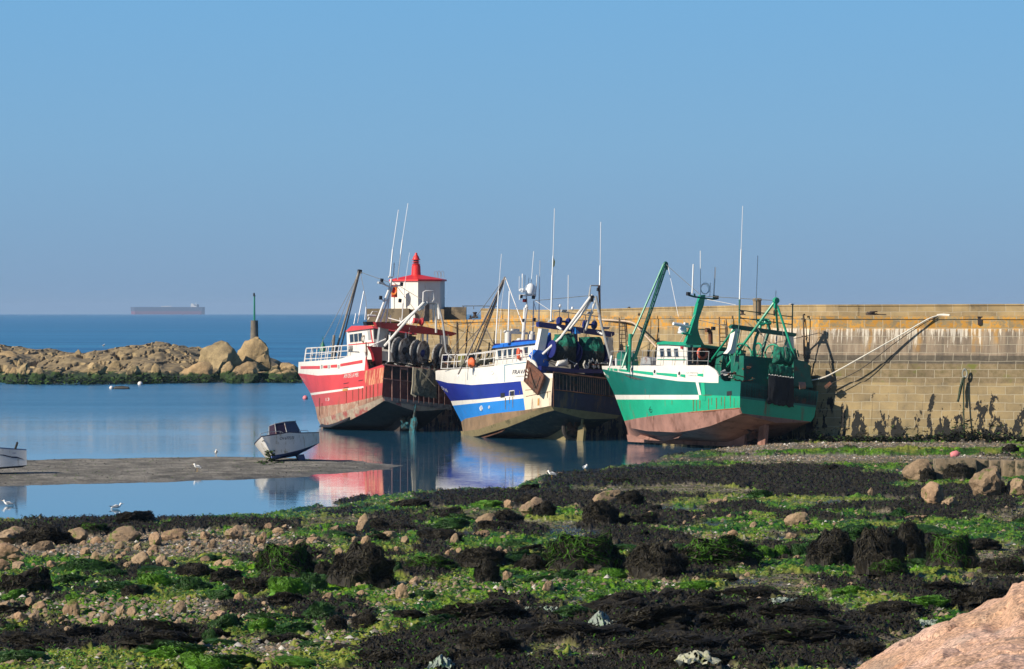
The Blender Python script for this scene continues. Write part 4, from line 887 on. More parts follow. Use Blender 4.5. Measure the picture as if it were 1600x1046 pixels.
g.tubes('gantry_rail', [[(1155,505,xg),(1155.6,468,xg),.07],[(1237.5,520,xg),(1238.5,476,xg),.05],[(1156,485,xg),(1238,495.5,xg)],[(1156,497,xg),(1238,507.5,xg)],[(1182,500,xg),(1182,470,xg)],[(1209,506,xg),(1209,499,xg)],[(1147,572,xg),(1155,505,xg),.04]], gdark, .035, 5)
g.tubes('aerial', [[(1155.6,468,xg),(1158,390,xg),.055],[(1158,390,xg),(1160.5,322,xg),.022],[(1181.5,470,xg),(1184,400,xg),.03],[(1212,465,xg),(1212.5,454,xg),.03]], ant_w, .05, 5)
g.slabx('gantry_lamp', [(1235.5,476.5),(1237,474.5),(1241,475),(1240,477)], xg, .3, grey_t)
for k, (pts) in enumerate(([(1190,499),(1187,515),(1181,528),(1178,545),(1180,560)], [(1199,502),(1202,515),(1197,530),(1191,550)])):
    g.tubes('derrick_arm', [[(x, y, xg+.3+k*.2) for x, y in pts]+[.16]], gdark if k else gpaint, .15, 8)
for c in ((1188.5,504),(1198.5,503)):
    MB().torus(g.p(c[0], c[1], xg), .26, .09, Matrix.Rotation(R(90),4,'Y') @ Matrix.Rotation(R(55),4,'Y'), 18, 6).build('sheave', gpaint, g.root)
# winch gear and net drum rims on the after deck
for i, (cx, cy, rx, ry) in enumerate(((1152,553,9,12),(1157.5,557,6,19),(1183,556,6,19),(1207,552,7,13))):
    cc = g.p(cx, cy, 4.5); mb = MB(); mb.torus(cc, ry/22, .07, Matrix.Rotation(R(90),4,'X') @ Matrix.Rotation(R(25 if i % 2 else -10),4,'Y'), 26, 6)
    for k in range(6):
        a = k*math.pi/3; mb.tube([cc, cc+Vector((math.cos(a),0,math.sin(a)))*ry/22], .03, 4)
    mb.build('drum_rim', gpaint, g.root)
g.slabx('winch_house', [(1127,573),(1131,549),(1165,552),(1166,598),(1127,596)], 6.0, .8, gdark)
g.slabx('stern_gallows', [(1162,556),(1210,560),(1252,566),(1266,571),(1268,612),(1200,606),(1162,600)], 2.6, 1.6, gdark)
g.slabx('stern_gallows', [(1240,561),(1262,566),(1271,606),(1240,604)], .5, 2.2, gdark)
g.slabx('grey_box', [(1148,580.5),(1162,581.5),(1162,589),(1148,588)], 5.0, .6, grey_t)
g.slabx('engine_casing', [(1128,596),(1110,592),(1112,585),(1118,582),(1141,584),(1146,597)], 8.0, .8, mat('brown_cover', (.06,.05,.045), .8, .3))
random.seed(31)
mb = MB()
for k in range(26):
    x = random.uniform(1130,1250); y = random.uniform(553,592); xx = random.uniform(1.5,6); a = g.p(x, y, xx); mb.tube([a, a+Vector((random.uniform(-.2,.2), random.uniform(-.5,.5), random.uniform(-.6,.6)))], random.uniform(.03,.08), 5)
mb.build('winch_gear', gdark, g.root)
crumpled(g, 'fishing_net', [(1209,541),(1243,546),(1243,574),(1207,568)], 1.2, .7, net_g, 'green fishing net rolled on the stern drum of the green trawler', 'fishing net', 3, amp=.16)
crumpled(g, 'fishing_net', [(1202,568),(1240,575),(1239,592),(1201,585)], -.15, .16, net_g, 'bright green net strip hanging above the black curtain on the green trawler stern', 'fishing net', 4, amp=.07)
crumpled(g, 'stern_curtain', [(1201,585),(1240,590),(1241,637),(1199,631)], -.12, .14, mat('black_sheet', (.012,.013,.018), .8, .3, bmp=.6), 'black rubber curtain hanging over the transom of the green trawler', 'curtain', 8, amp=.05)
mb = MB(); random.seed(8)
for k in range(16): mb.lathe([(0,-.05),(.05,0),(0,.05)], g.p(1202+k*2.5, 585.8+k*.34+random.uniform(-.6,.6), -.4), 6)
mb.build('float_line', white_t, g.root)
crumpled(g, 'fender', [(1248,597),(1258,598),(1259,608),(1249,608)], -.1, .25, mat('fender_pink', (.36,.20,.16), .8, .2), 'faded pink fender on the starboard stern rail of the green trawler', 'fender', 9, n=6, amp=.03)
# ================================================================== the blue trawler
B1 = weather((.012,.022,.23), name='blue_dark', rust=.05, rough=.3); B2 = weather((.02,.20,.58), name='blue_light', rust=.10); B3 = mat('boot_brown', (.24,.155,.085), .8, .18, .8, dirt=(.12,.09,.05,1), damt=.4, streak=(1,1,.5), bmp=.3, bscale=4); B4 = weather((.70,.60,.44), name='cream', rust=.25)
B5 = mat('transom_navy', (.018,.020,.06), .6, .3, 1, dirt=(.09,.06,.04,1), damt=.45, streak=(1.5,1.5,.4)); bev = mat('bevel_olive', (.20,.16,.075), .85, .2, 1.2, dirt=(.08,.07,.03,1), damt=.4, bmp=.3)
bnavy = mat('rig_navy', (.010,.016,.14), .45, .15, 2); bblue = mat('rig_blue', (.012,.13,.55), .4, .1, 2)
b = Boat('fishing_trawler', 895, -.25, 300.0, 724, 684.5, 315, 7, 'blue and white trawler with rusty transom grille leaning in the middle of the three', 1.45)
bl = [([(681,580),(684,579),(727,576.5),(777,571.7),(823,563),(834,562),(838,572),(842,583),(870,584)], 1.0, 1.55),
      ([(681.5,593.7),(699,598.5),(737,602),(785,598.5),(816,595.6),(870,590)], .99, 1.52),
      ([(705,627),(746,624.3),(816,617),(870,611)], .975, 1.5), ([(708,634),(766,628),(820,622.4),(870,617)], .97, 1.5),
      ([(721,659),(727,654.5),(766,647),(820,641),(850,636.5),(870,632)], .95, 1.5), ([(723.6,674),(746.5,671.5),(792,656.5),(850,636.8),(870,635)], .93, 1.55),
      ([(725,683.5),(746.5,681.7),(792,668.3),(850,645.4),(872,640)], .86, 1.6)]
def bmf(j, px, tr):
    if tr: return [5,5,5,5,5,6,6,6,6,6][j]
    if j == 0: return 0
    if j == 1: return 1 if px < 817 else 4
    if j == 2: return 0 if px < 820 else 4
    if j == 3: return 2 if px < 820 else 4
    return 3 if j in (4,) else (6 if j == 5 else 7)
b.hull(bl, 6.9, None, bmf, [white_m, B1, B2, B3, B4, B5, bev, mat('bottom_dark', (.035,.032,.028), .85, .3, 1.5, dirt=(.10,.09,.05,1), damt=.4), deckm], deck=1.0, zk0=1.6, stemfoot=(723,688))
rudder_prop(b, 904, 918, 665, 694, bev, rust_m)
MB().torus((b.ov+.1,0,1.15), .85, .16, Matrix.Rotation(R(90),4,'Y'), 26, 8).build('propeller_nozzle', mat('nozzle_dark', (.05,.04,.035), .8, .3), b.root)
for x, y in ((716.5,586),(742.5,584),(770,582)):
    c = b.hit(x, y, .0)
    if c: MB().torus(c, .14, .05, Matrix.Rotation(R(90),4,'X'), 14, 6).build('fairlead', white_t, b.root)
for poly in ([(782.5,614.8),(788.8,614),(788.8,621),(782.5,622)],[(798,612.2),(803,611.6),(803,618.5),(798,619)]): b.decal('freeing_port', poly, blk)
MB().tube([b.hit(x, y, .02) for x, y in ((796.6,611.5),(804,610.6),(804,619.4),(796.6,620.4),(796.6,611.5))], .04, 5).build('port_frame', white_m, b.root)
b.text('boat_name', 'FRAVAL', 801, 585.3, 6.8, 24, mat('navy_letters', (.02,.02,.05), .5, 0, bmp=0), slope=-1.6, shear=1.0)
b.text('home_port', 'CHERBOURG', 806, 589.6, 2.0, 14, MATS['grey_letters'], slope=-.8)
b.text('registration', 'CH 665', 691.5, 608.5, 5.5, 9, white_m, slope=5, shear=-2)
for pts in ([(788.6,571),(822,566.6)],[(788.6,571),(788.8,597)]): 
    pp = [b.hit(x, y, .01) for x, y in pts]
    if all(pp): MB().tube(pp, .035, 4).build('trim_line', mat('trim_teal', (.05,.25,.38), .5), b.root)
for x, y0, y1, w_ in ((789.5,622,640,1.0),(796,620,631,.8),(801,619,637,1.0),(812,611,616,.8),(829,600,607,.9),(855,612,622,1.0)):
    b.decal('rust_run', [(x,y0),(x+w_,y0),(x+w_*.7,y1),(x+w_*.2,y1)], MATS['rust_streak'])
c = b.hit(752.5, 638, .02); MB().torus(c, .17, .045, Matrix.Rotation(R(90),4,'X'), 16, 5).box(c, (.6,.03,.05)).build('load_line_mark', white_m, b.root)
c = b.hit(764.6, 636.5, .02); MB().torus(c, .09, .03, Matrix.Rotation(R(90),4,'X'), 12, 5).build('draught_mark', white_m, b.root)
for poly in ([(834,608),(834.3,608),(834.3,614),(834,614)],[(821,609.5),(834,608.5),(834,609.3),(821,610.3)],[(822,619.5),(861,611.5),(861,612.2),(822,620.2)]): b.decal('weld_seam', poly, rust_m)
b.decal('rust_run', [(840.5,623),(843,622.6),(842.6,633.5),(840.2,634)], mat('rust_orange', (.55,.27,.07), .8, .3, 5))
bk = [b.hit(x, y, .03) for x, y in ((748,683),(765,679.5),(790,671))]
MB().prism([(.0,0,0)]*0 or [Vector((3.0+i*.0, 0, 0)) for i in ()] or [p for p in bk if p]+[p+Vector((0,.22,-.18)) for p in bk[::-1] if p], (0,.02,.03)).build('bilge_keel', rust_m, b.root) if all(bk) else None
# bow railing in white tube, wheelhouse low behind it
b.rail('bow_rail', [(691.5,555,2.0),(730,553.8,2.9),(748,551.8,3.05),(780,547.2,3.15),(828,541.4,3.2),(832.5,545,3.2)], 1.08, white_t, .035, 11, (.5,.97))
b.rail('foredeck_inner_rail', [(715,556,-1.8),(748,553,-2.2),(790,548,-2.3)], .9, white_t, .03, 6)
b.tubes('rail_stay', [[(822,541,7.4),(828,562,7.2)],[(813,543,7.6),(819,563,7.4)],[(826,541,7.4),(833,561,7.1)]], white_t, .045)
bw = b.slaby('wheelhouse', [(772,575),(775,545),(840,538),(842,575)], 2.0, -1.9, white_m)
b.slaby('wheelhouse_roof', [(768.5,544.5),(771,540.5),(797,536),(843,531.5),(844,535.5),(800,541)], 2.25, -2.1, bblue, bw)
b.slaby('roof_panel', [(771,541),(774,537.3),(781,536.8),(781,539.5)], 2.0, -1.5, bnavy, bw); b.slaby('roof_panel', [(797,536.5),(801,532.5),(828,530.6),(836,536)], 2.0, -1.8, bnavy, bw); b.slaby('roof_panel', [(781.5,539.4),(781.5,536.8),(797,535.6),(797,537.6)], 2.05, -1.8, B2, bw)
for x in (776.5,784.5,792.5,800.5,818):
    yt = 546.6-(x-779)*.115; fr = b.slaby('window', [(x,yt),(x+7,yt-.9),(x+6.4,yt+13),(x+1.5,yt+13.5)], 2.03, 1.98, MATS['window_frame'], bw); b.slaby('pane', [(x+.8,yt+.7),(x+6.3,yt),(x+5.7,yt+12.3),(x+2.1,yt+12.7)], 2.06, 2.01, glass, bw if False else fr)
xbm = 7.6
lifebuoy(b, 810, 553, b.q(810,553,2.2).x, .34, .10, 'orange lifebuoy inside the white bow railing of the blue trawler', yaw=0).rotation_euler.z += 1.2
of = b.p(737, 567, 12.0); o = MB().lathe([(0,-.30),(.28,-.2),(.40,0),(.3,.22),(0,.32)], (0,0,0), 10, Matrix.Rotation(R(80),4,'X')).build('orange_bundle', mat('bundle_orange', (.80,.15,.04), .6, .1, 4), smooth=True, M=b.M @ Matrix.Translation(of)); tag(o, 'bright orange bundle on the foredeck behind the railing of the blue trawler', 'bundle')
mb = MB()
for x, y, w_ in ((748,566,1.3),(757,565,.9),(766,563,1.2),(723,569,.7),(779,563,.8)): mb.tube([b.p(x-6*w_, y+3, 11.8), b.p(x, y-2, 11.8), b.p(x+6*w_, y+2.5, 11.8)], [.16,.26,.12], 7)
mb.build('deck_gear', mat('gear_olive', (.20,.19,.13), .9, .4, 5), b.root, True)
b.slaby('raised_foredeck', [(690,578),(735,575.5),(775,570.5),(836,561.5),(838,575),(700,590)], .6, -2.0, mat('deck_tan', (.22,.19,.14), .8, .3, 3))
# derrick forward
b.tubes('derrick', [[(716,585,13),(789,433,13),.07],[(733,583,13),(789.5,434,13),.08],[(737,560,13),(786,441,13),.04],[(706,560,13.4),(757,505,13.2),(785,438,13),.035],[(757,508,13),(774,545,12),.035],[(758,503,13),(714,507,13),.03]], mat('derrick_brown', (.17,.14,.12), .6, .25, 3), .07)
b.tubes('stay', [[(789.5,434,13),(817,508,xbm),.035],[(828,512,xbm),(845,505,4),.02],[(836,470,xbm),(862,487,3.4),.018],[(835,475,xbm),(838,487,xbm),.03],[(789,434,13),(778,520,10),.015]], white_t, .02, 4)
# mast with radome and aerials
b.tubes('mast', [[(816.5,538,xbm),(819,505,xbm),(823,478,xbm),.20],[(823,478,xbm),(822.5,462,xbm),.06],[(832.5,518,xbm),(834,470,xbm),.05],[(818,515,xbm),(820,481,xbm),.12],[(812,462,xbm),(836,461,xbm),.07],[(812,469,xbm),(812,461,xbm),.05]], white_t, .1, 8)
MB().lathe([(.20,-.42),(.34,-.3),(.38,0),(.32,.3),(.18,.44),(0,.50)], b.p(828.5,453,xbm), 18).build('satellite_dome', ant_w, b.root, True)
MB().lathe([(.16,-.15),(.2,0),(.12,.14),(0,.17)], b.p(816.5,454,xbm), 12).lathe([(.1,-.12),(.13,0),(0,.14)], b.p(813.5,453,xbm), 10).build('small_dome', ant_w, b.root, True)
for px, py in ((814,463.5),(833.5,465),(834.5,499.5),(818.5,501)): MB().box(b.p(px, py, xbm), (.22,.18,.24)).build('floodlight', blk, b.root); MB().box(b.p(820,470,xbm), (.25,.22,.24)).build('nav_light', MATS['lamp_red'], b.root)
b.tubes('aerial', [[(774.5,537,9.5),(779,455,9.5),.05],[(779,455,9.5),(783.5,397,9.5),.02],[(794,521,8.6),(796,455,8.6),.06],[(815.8,450,xbm),(816.4,428,xbm),.05],[(820,450,xbm),(820.3,430,xbm),.03],[(825.5,444,xbm),(826.5,434,xbm),.03],[(830,444,xbm),(834,393,xbm),.025],[(836.5,464,xbm),(839,430,xbm),.05],[(842,505,xbm),(842.8,442,xbm),.05],[(842.8,442,xbm),(843.8,407,xbm),.03],[(887.5,490,3.5),(888,430,3.5),.03],[(782,537,8.6),(783,515,8.6),.03],[(811,455,xbm),(811.5,432,xbm),.02]], ant_w, .05, 5)
b.tubes('radar_post', [[(793.5,536,8.6),(793.8,519,8.6),.26]], white_m, .2, 10); b.slabx('radar_arm', [(788,519),(791,516.5),(825,519.5),(826,523),(796,521.5)], 8.5, .25, white_m); b.slabx('radar_arm', [(801,517),(801.5,514),(812,514.3),(812,518)], 8.5, .3, white_m)
b.tubes('vent_cowl', [[(829.5,536,7.6),(830.5,523,7.6),.30],[(830.5,523,7.6),(831.5,518.5,7.6),.22]], white_m, .2, 10)
MB().lathe([(.2,-.1),(.22,0),(.12,.1),(0,.12)], b.p(811.5,531,8.3), 10).build('small_dome', ant_w, b.root, True)
# signal mast with yellow flag
xg = 3.2
b.tubes('signal_mast', [[(861,502,xg),(863,430,xg),.075],[(863,430,xg),(864.3,400,xg),.055],[(864.3,400,xg),(866.5,326,xg),.03]], ant_w, .06, 6)
fl = [b.p(x, y, xg) for x, y in ((864.2,400),(867.2,409),(866.5,416),(863.6,419))]; MB().prism(fl, (.02,0,0)).build('flag', mat('flag_yellow', (.62,.50,.02), .7, .1), b.root)
# stern gantry
b.slabx('gantry_beam', [(841.5,504),(845,503),(960,519),(960.5,523.5),(955,527),(842,511)], xg, .4, bnavy)
gleg = b.slabx('gantry_leg', [(846.5,513),(858,514.5),(851,550),(839.5,549)], xg, .5, white_m); b.slabx('gantry_leg', [(950,527),(958,528),(958,566),(950,566)], xg, .5, white_m)
b.slabx('gantry_foot', [(839,547),(852,549),(858,570),(849,592),(843,590),(838,566),(832,556)], xg-.1, .6, bblue); b.slabx('gantry_foot', [(940,560),(962,562),(963,578),(938,578)], xg-.1, .7, bnavy)
b.slabx('gantry_web', [(853,530),(861,520),(863,560),(856,568),(850,552)], xg+.4, .5, bblue)
b.slabx('gantry_web', [(897,515),(902,515),(905,580),(897,579)], xg-.3, .5, bnavy)
b.slabx('gantry_hook', [(899,512),(903,517),(908,522),(900,522)], xg-.5, .3, B2)
b.tubes('gantry_strut', [[(925,461,2),(876,528,2.3),(848,554,3),.14],[(928,463,2),(908,492,2.3),(890,515,3),.11],[(930,470,1.8),(922,495,2.2),(915,516,3),.11],[(871,511,2.8),(877,515,2.4),.09],[(933,518,2.8),(942,523,1.4),.09]], white_t, .1, 8)
b.tubes('gantry_strut', [[(931,463,1.8),(939,505,1.5),(951,550,1),(958,575,.8),.13],[(927,462,2),(876,530,6),.04]], grey_t, .1, 8)
b.tubes('top_frame', [[(921,463,2),(923,446.5,2),(935.5,446.5,2)],[(919.5,464,2.2),(922.5,447,2),.04]], grey_t, .055)
b.tubes('corner_post', [[(935.5,446,2),(937,470,2),(937.5,505,2),.09]], rust_m, .09, 6)
b.tubes('aerial', [[(936.5,500,2),(938,415,2),.08],[(938,415,2),(938.8,347,2),.03]], ant_w, .05, 6)
MB().box(b.p(924.5,467,1.9), (.2,.22,.45)).box(b.p(934.5,452.5,1.9), (.15,.16,.25)).build('towing_block', blk, b.root)
b.tubes('gantry_rail', [[(865,500,xg+.3),(865,489,xg+.3),(869,486.5,xg+.3),(940,495.5,xg+.3)],[(874,498,xg),(874.5,481,xg),.03],[(888,500,xg),(888,490,xg)],[(915,505,xg),(915,492,xg)],[(928,505,xg),(928,494,xg)]], grey_t, .035, 5)
for c1, c2 in (((874,502),(888,504)),((914.5,507),(928.5,508))):
    mb = MB()
    for cx, cy in (c1, c2): mb.lathe([(.30,-.10),(.34,0),(.30,.10)], b.p(cx, cy, xg+.3), 14, Matrix.Rotation(R(90),4,'X'))
    mb.tube([b.p(*c1,xg+.3), b.p(*c2,xg+.3)], .08, 6).build('winch', bnavy, b.root)
for px, py in ((862,502),(882,486),(923,489),(948,513)): MB().prism([b.p(px-4, py+2, xg), b.p(px-2, py-2, xg), b.p(px+5, py-1.5, xg), b.p(px+3, py+2, xg)], (.3,0,0)).build('floodlight', grey_t, b.root)
for c_ in ((874.5,479),(894,483)): MB().lathe([(.07,-.1),(.13,0),(.1,.14),(0,.2)], b.p(*c_,xg), 10).build('lamp', ant_w, b.root)
b.slabx('stern_beam', [(846,572),(898,577),(962,578.5),(962,584),(898,583),(846,579)], 1.6, .5, bnavy)
b.slabx('stern_bulkhead', [(850,576),(862,582),(962,592),(962,570),(850,560)], 5.2, .3, bnavy)
for poly, sd, lb in (([(866,523),(895,522),(899,568),(860,563)], 11, 'left of two green and grey net drums on the stern of the blue trawler'), ([(904,527),(938,527),(945,578),(903,575)], 12, 'right of two green and grey net drums on the stern of the blue trawler')):
    crumpled(b, 'net_drum', poly, 3.0, 1.15, net_d, lb, 'net drum', sd, n=16, amp=.18, top_m=net_g)
    for side in (0, 1):
        cc = b.p((poly[0][0]+poly[3][0])/2-1 if side == 0 else (poly[1][0]+poly[2][0])/2+1, (poly[0][1]+poly[2][1])/2, 2.6); MB().lathe([(.12,-.04),(.66,-.04),(.66,.04),(.12,.04)], cc, 22, Matrix.Rotation(R(90),4,'X')).build('drum_flange', bnavy, b.root)
crumpled(b, 'fish_boxes', [(871,564),(887,561),(888,572),(867,573)], 2.2, .3, white_m, 'pale tarpaulin heap below the left net drum of the blue trawler', 'tarpaulin', 14, n=6, amp=.08)
mb = MB(); random.seed(5)
for k in range(22): mb.lathe([(0,-.14),(.06,-.08),(.06,.08),(0,.14)], b.p(random.uniform(912,936), random.uniform(562,575), 1.9), 6, Matrix.Rotation(random.uniform(-.6,.6),4,'X'))
mb.build('net_floats', mat('float_pale', (.6,.58,.5), .6, .2), b.root, True)
# trawl door
dp = [(824.5,563.2),(851,588),(840.5,617.6),(819.5,595.5)]; dv = [b.q(x, y, 3.55) for x, y in dp]; dc = sum(dv, Vector())/4
td = empty('trawl_door', M=b.M @ Matrix.Translation(dc)); tag(td, 'rusty brown diamond shaped trawl door hanging on the side of the blue trawler', 'trawl door')
dl = [v-dc for v in dv]; MB().prism(dl, (0,-.10,0)).build('plate', rust_m, td)
mb = MB()
for i in range(4): mb.tube([dl[i]*.98+Vector((0,.03,0)), dl[(i+1)%4]*.98+Vector((0,.03,0))], .06, 5)
for i in range(4): mb.tube([dl[i]*.62+Vector((0,.03,0)), dl[(i+1)%4]*.62+Vector((0,.03,0))], .03, 5)
mb.tube([dl[0]*.6+Vector((0,.08,0)), dl[3]*.1+Vector((0,.1,0)), dl[2]*.55+Vector((0,.08,0))], .05, 5); mb.build('frame', rust_m, td)
mb = MB()
for k in range(3): mb.prism([dl[0].lerp(dl[3], .35+k*.2)*f+Vector((0,.02,0)) for f in (.9,)]+[dl[0].lerp(dl[3], .45+k*.2)*.9+Vector((0,.02,0)), dl[0].lerp(dl[3], .45+k*.2)*.7+Vector((0,.02,0)), dl[0].lerp(dl[3], .35+k*.2)*.7+Vector((0,.02,0))], (0,.01,0))
mb.build('slot', mat('pale_slot', (.55,.50,.42), .8), td)
# transom grille
xt = -.06
def tq(u, py0): return b.p(865+u*113, py0+u*13.5, xt)
tf = MB(); tf.tube([tq(0,582.5), tq(1,582.5)], .09, 6).tube([tq(0,609), tq(1,609)], .05, 6).tube([tq(0,582.5), tq(0,636)], .05, 6); tf.build('transom_frame', rust_m, b.root)
for k in range(25):
    u = .03+.30*k/6 if k < 6 else (.33+(k-6)*.0275 if k < 20 else .33+14*.0275+(k-20)*.055)
    if u < .99: MB().tube([tq(u,584), tq(u,608)], .028, 4).build('grille_bar', mat('bar_rust', (.25,.14,.10), .7, .3, 4), b.root)
# ================================================================== the red trawler
R1 = weather((.56,.055,.055), name='red_upper', rust=.12); R2 = weather((.50,.07,.06), name='red_lower', rust=.30); R3 = mat('boot_worn', (.33,.18,.12), .8, .25, 1.2, dirt=(.42,.32,.24,1), damt=.45, dscale=2, streak=(1,1,.5), bmp=.3, bscale=4)
R4 = mat('transom_red', (.10,.016,.013), .6, .3, 1.2, dirt=(.12,.07,.05,1), damt=.3); R5 = mat('red_scraped', (.62,.30,.15), .7, .3, 1.4, dirt=(.40,.05,.04,1), damt=.8, dscale=1.6, streak=(2.2,2.2,.35), bmp=.2); R6 = mat('bevel_pale', (.34,.27,.20), .85, .25, 1.5, dirt=(.28,.07,.06,1), damt=.55, bmp=.4)
rr = Boat('fishing_trawler', 634, -.3, 322.0, 504, 671.5, 336, 8, 'red and white trawler with brown net over its transom, beside the lighthouse hut', 1.05)
rl_ = [([(467,566),(472.7,565.7),(532,560.8),(570,549.5),(572,562),(574,578),(600,569)], 1.0, 1.6),
       ([(466.4,583.5),(496,587.2),(532.6,585.3),(567,579),(575,579.5),(600,574)], .99, 1.55), ([(485.4,614.4),(569,603.5),(600,598)], .975, 1.5), ([(486.5,617.8),(569,606.5),(600,601)], .97, 1.5),
       ([(493,636),(540,631),(600,617)], .95, 1.5), ([(497,656),(539,642.6),(573,631),(602,619.5)], .93, 1.55), ([(503,668.5),(516,668.4),(548,656.3),(573,643.7),(604,624)], .86, 1.6)]
def rmf(j, px, tr):
    if tr: return [4,4,4,4,4,6,6,6,6,6][j]
    if j == 0: return 0 if px < 573 else 1
    if j == 1: return 1 if px < 572 else 5
    if j == 2: return 0 if px < 570 else 2
    if j == 3: return 2
    return [3, 6, 7, 7, 7, 7][j-4]
rr.hull(rl_, 7.0, None, rmf, [white_m, R1, R2, R3, R4, R5, R6, mat('bottom_dark2', (.03,.022,.02), .85, .3, 1.5), deckm], deck=1.0, zk0=1.7, stemfoot=(504,672))
rudder_prop(rr, 643, 654, 653, 681, bronze, bronze, pr=.6, km=MATS['bottom_dark2'])
for (x0, x1) in ((470,500),(505.5,512),(517,527),(532,566.5)):
    yy = lambda x: np.interp(x, [468,500,527,566], [572.6,572,569.8,562.6]); rr.decal('stripe', [(x0,yy(x0)),(x1,yy(x1)),(x1,yy(x1)+4.8),(x0,yy(x0)+4.2)], R1)
for x in (503,514.5,529.5): rr.decal('scupper', [(x-1.2,570.5),(x+1,570.2),(x+1,576),(x-1.2,576.4)], grey_t)
rr.text('boat_name', 'AMI DE LA MER', 537.5, 591.3, 6.2, 23, white_m, slope=-2.5, shear=.4)
rr.text('registration', 'CH 7', 470.5, 592, 4.4, 8, white_m, slope=5, shear=-2)
rr.text('draught_mark', '13', 509.5, 627, 4.8, 5.5, white_m, slope=-.5)
for poly in ([(537,599.5),(545,598),(545,598.9),(537,600.4)],[(537,606.5),(545,604.8),(545,605.7),(537,607.4)],[(560.5,595),(567.5,593.6),(567.5,594.5),(560.5,596)]): rr.decal('weld_seam', poly, blk)
for x, y0, y1, w_ in ((499,622,650,1.2),(503,630,648,.8),(541,612,630,.8),(551,610,626,.8),(560,607,632,.9),(566,606,624,1.0),(572,604,630,1.2),(578,603,628,.9),(583,601,626,1.3),(590,600,622,1.1)):
    rr.decal('rust_run', [(x,y0),(x+w_,y0),(x+w_*.7,y1),(x+w_*.2,y1)], mat('rust_dark', (.16,.05,.03), .85, .3, 4))
rr.decal('rust_patch', [(535.5,608.4),(543.5,607.2),(543.5,610.4),(535.5,611.6)], MATS['rust_orange'])
bk = [rr.hit(x, y, .03) for x, y in ((503,663),(520,663),(535,657.5),(547,652))]
if all(bk): MB().prism(bk+[p+Vector((0,.18,-.26)) for p in bk[::-1]], (0,.02,.03)).build('bilge_keel', blk, rr.root)
rr.rail('bow_rail', [(479,544.5,1.4),(505,543,2.2),(529,541,2.7),(545,540,2.9)], 1.25, white_t, .045, 7, (.35,.72)); rr.rail('bow_rail', [(478,546,-.2),(500,543.5,-1.6),(530,540,-2.3)], 1.2, white_t, .04, 5)
rr.slaby('raised_foredeck', [(474,566),(532,561),(570,550),(572,566),(480,580)], 1.0, -2.0, mat('deck_tan', (.22,.19,.14), .8, .3, 3))
rw = rr.slaby('wheelhouse', [(543,562),(541.5,516),(582,510.5),(584.5,540),(587,548),(588,562)], 1.9, -1.6, white_m)
rr.slaby('wheelhouse_roof', [(539.5,518.5),(549,509.5),(581,509),(583.5,513)], 2.1, -1.8, R1, rw)
for x in (545.8,552.6,559.4):
    fr = rr.slaby('window', [(x,522.8-(x-545)*.14),(x+6,522-(x-545)*.14),(x+6.6,535-(x-545)*.12),(x+.8,536-(x-545)*.12)], 1.93, 1.88, MATS['window_frame'], rw); rr.slaby('pane', [(x+.5,523.4-(x-545)*.14),(x+5.5,522.6-(x-545)*.14),(x+6,534.4-(x-545)*.12),(x+1.3,535.2-(x-545)*.12)], 1.96, 1.91, glass, fr)
rr.slaby('stripe', [(543.5,538.5),(584,534.5),(584.3,536.2),(543.6,540)], 1.93, 1.89, R1, rw); rr.slaby('door_stripe', [(578,513),(579.3,512.8),(582.5,535),(581,535.2)], 1.93, 1.89, R1, rw)
rr.slaby('door_panel', [(574,517),(578,516.5),(580,531),(575.5,531.6)], 1.93, 1.89, grey_t, rw)
xr = rr.q(583, 525, 1.9).x; print('red wh', xr, 'blue wh', b.q(842,560,2.0).x)
rr.slabx('shade_panel', [(584,512),(598,513),(600,545),(588,560),(585,545)], xr-.15, .1, mat('shade_grey2', (.22,.21,.20), .7, .2, 2)); rr.slabx('dark_panel', [(600,520),(650,526),(650,562),(600,562)], xr-.6, .1, mat('panel_dark', (.05,.05,.05), .8, .3, 2))  # grey slab paints the wheelhouse's shaded aft face; beside it a thin dark sheet
rr.slabx('shelter_beam', [(587,503.5),(601,504),(660,510),(712,520),(713.5,522.5),(705,525.5),(650,521),(600,513),(589,510.5)], 3.6, .5, mat('shelter_red', (.36,.02,.02), .5, .15, 1, dirt=(.25,.12,.1,1), damt=.2))
rr.slabx('awning_end', [(572,503),(586,503),(587,508),(573,509)], 6.5, .6, blk)
# mast
xm2 = 6.0
rr.tubes('mast', [[(588,504,xm2),(609,449,xm2),(611.5,436,xm2),.11],[(594,505,xm2),(614,446,xm2),.09],[(603,505,xm2),(612,440,xm2),.05],[(594,441.5,xm2),(609,449,xm2),.07],[(609,449,xm2),(628,446,xm2),.06],[(596,466,xm2),(600,472,xm2),.05],[(600,472,xm2),(607,467,xm2),.05],[(607,433,xm2),(614,433.5,xm2),.07],[(628,510,5.0),(629,474,5.0),.03]], white_t, .1, 8)
for px, py in ((596.5,438.5),(627.5,444.5),(594.7,465.5),(625,470)): MB().box(rr.p(px, py, xm2), (.2,.2,.3)).build('floodlight', blk, rr.root); MB().box(rr.p(595,442.5,xm2), (.3,.5,.16)).build('lamp', ant_w, rr.root)
rr.tubes('aerial', [[(609.5,433,xm2),(613.5,390,xm2),.06],[(613.5,390,xm2),(622.5,328,xm2),.028],[(614.8,433,xm2),(616,411,xm2),.05],[(621,437,xm2),(628.7,375,xm2),.05],[(628.7,375,xm2),(637.5,318,xm2),.024],[(558.5,505,9),(568.5,455,9),.045],[(570,500,8),(572,480,8),.04],[(628,500,5),(633,440,5),.04],[(633,440,5),(640,395,5),.015],[(553,507,9),(556,490,9),.04]], ant_w, .05, 5)
rr.tubes('upper_rail', [[(575,500,7),(582,487,7),(590,488,7)],[(606,497,6),(640,506,4)],[(610,493,6),(610,505,6)],[(625,497,6),(626,510,5)],[(575,493,7),(587,494,7),.12]], white_t, .04, 5)
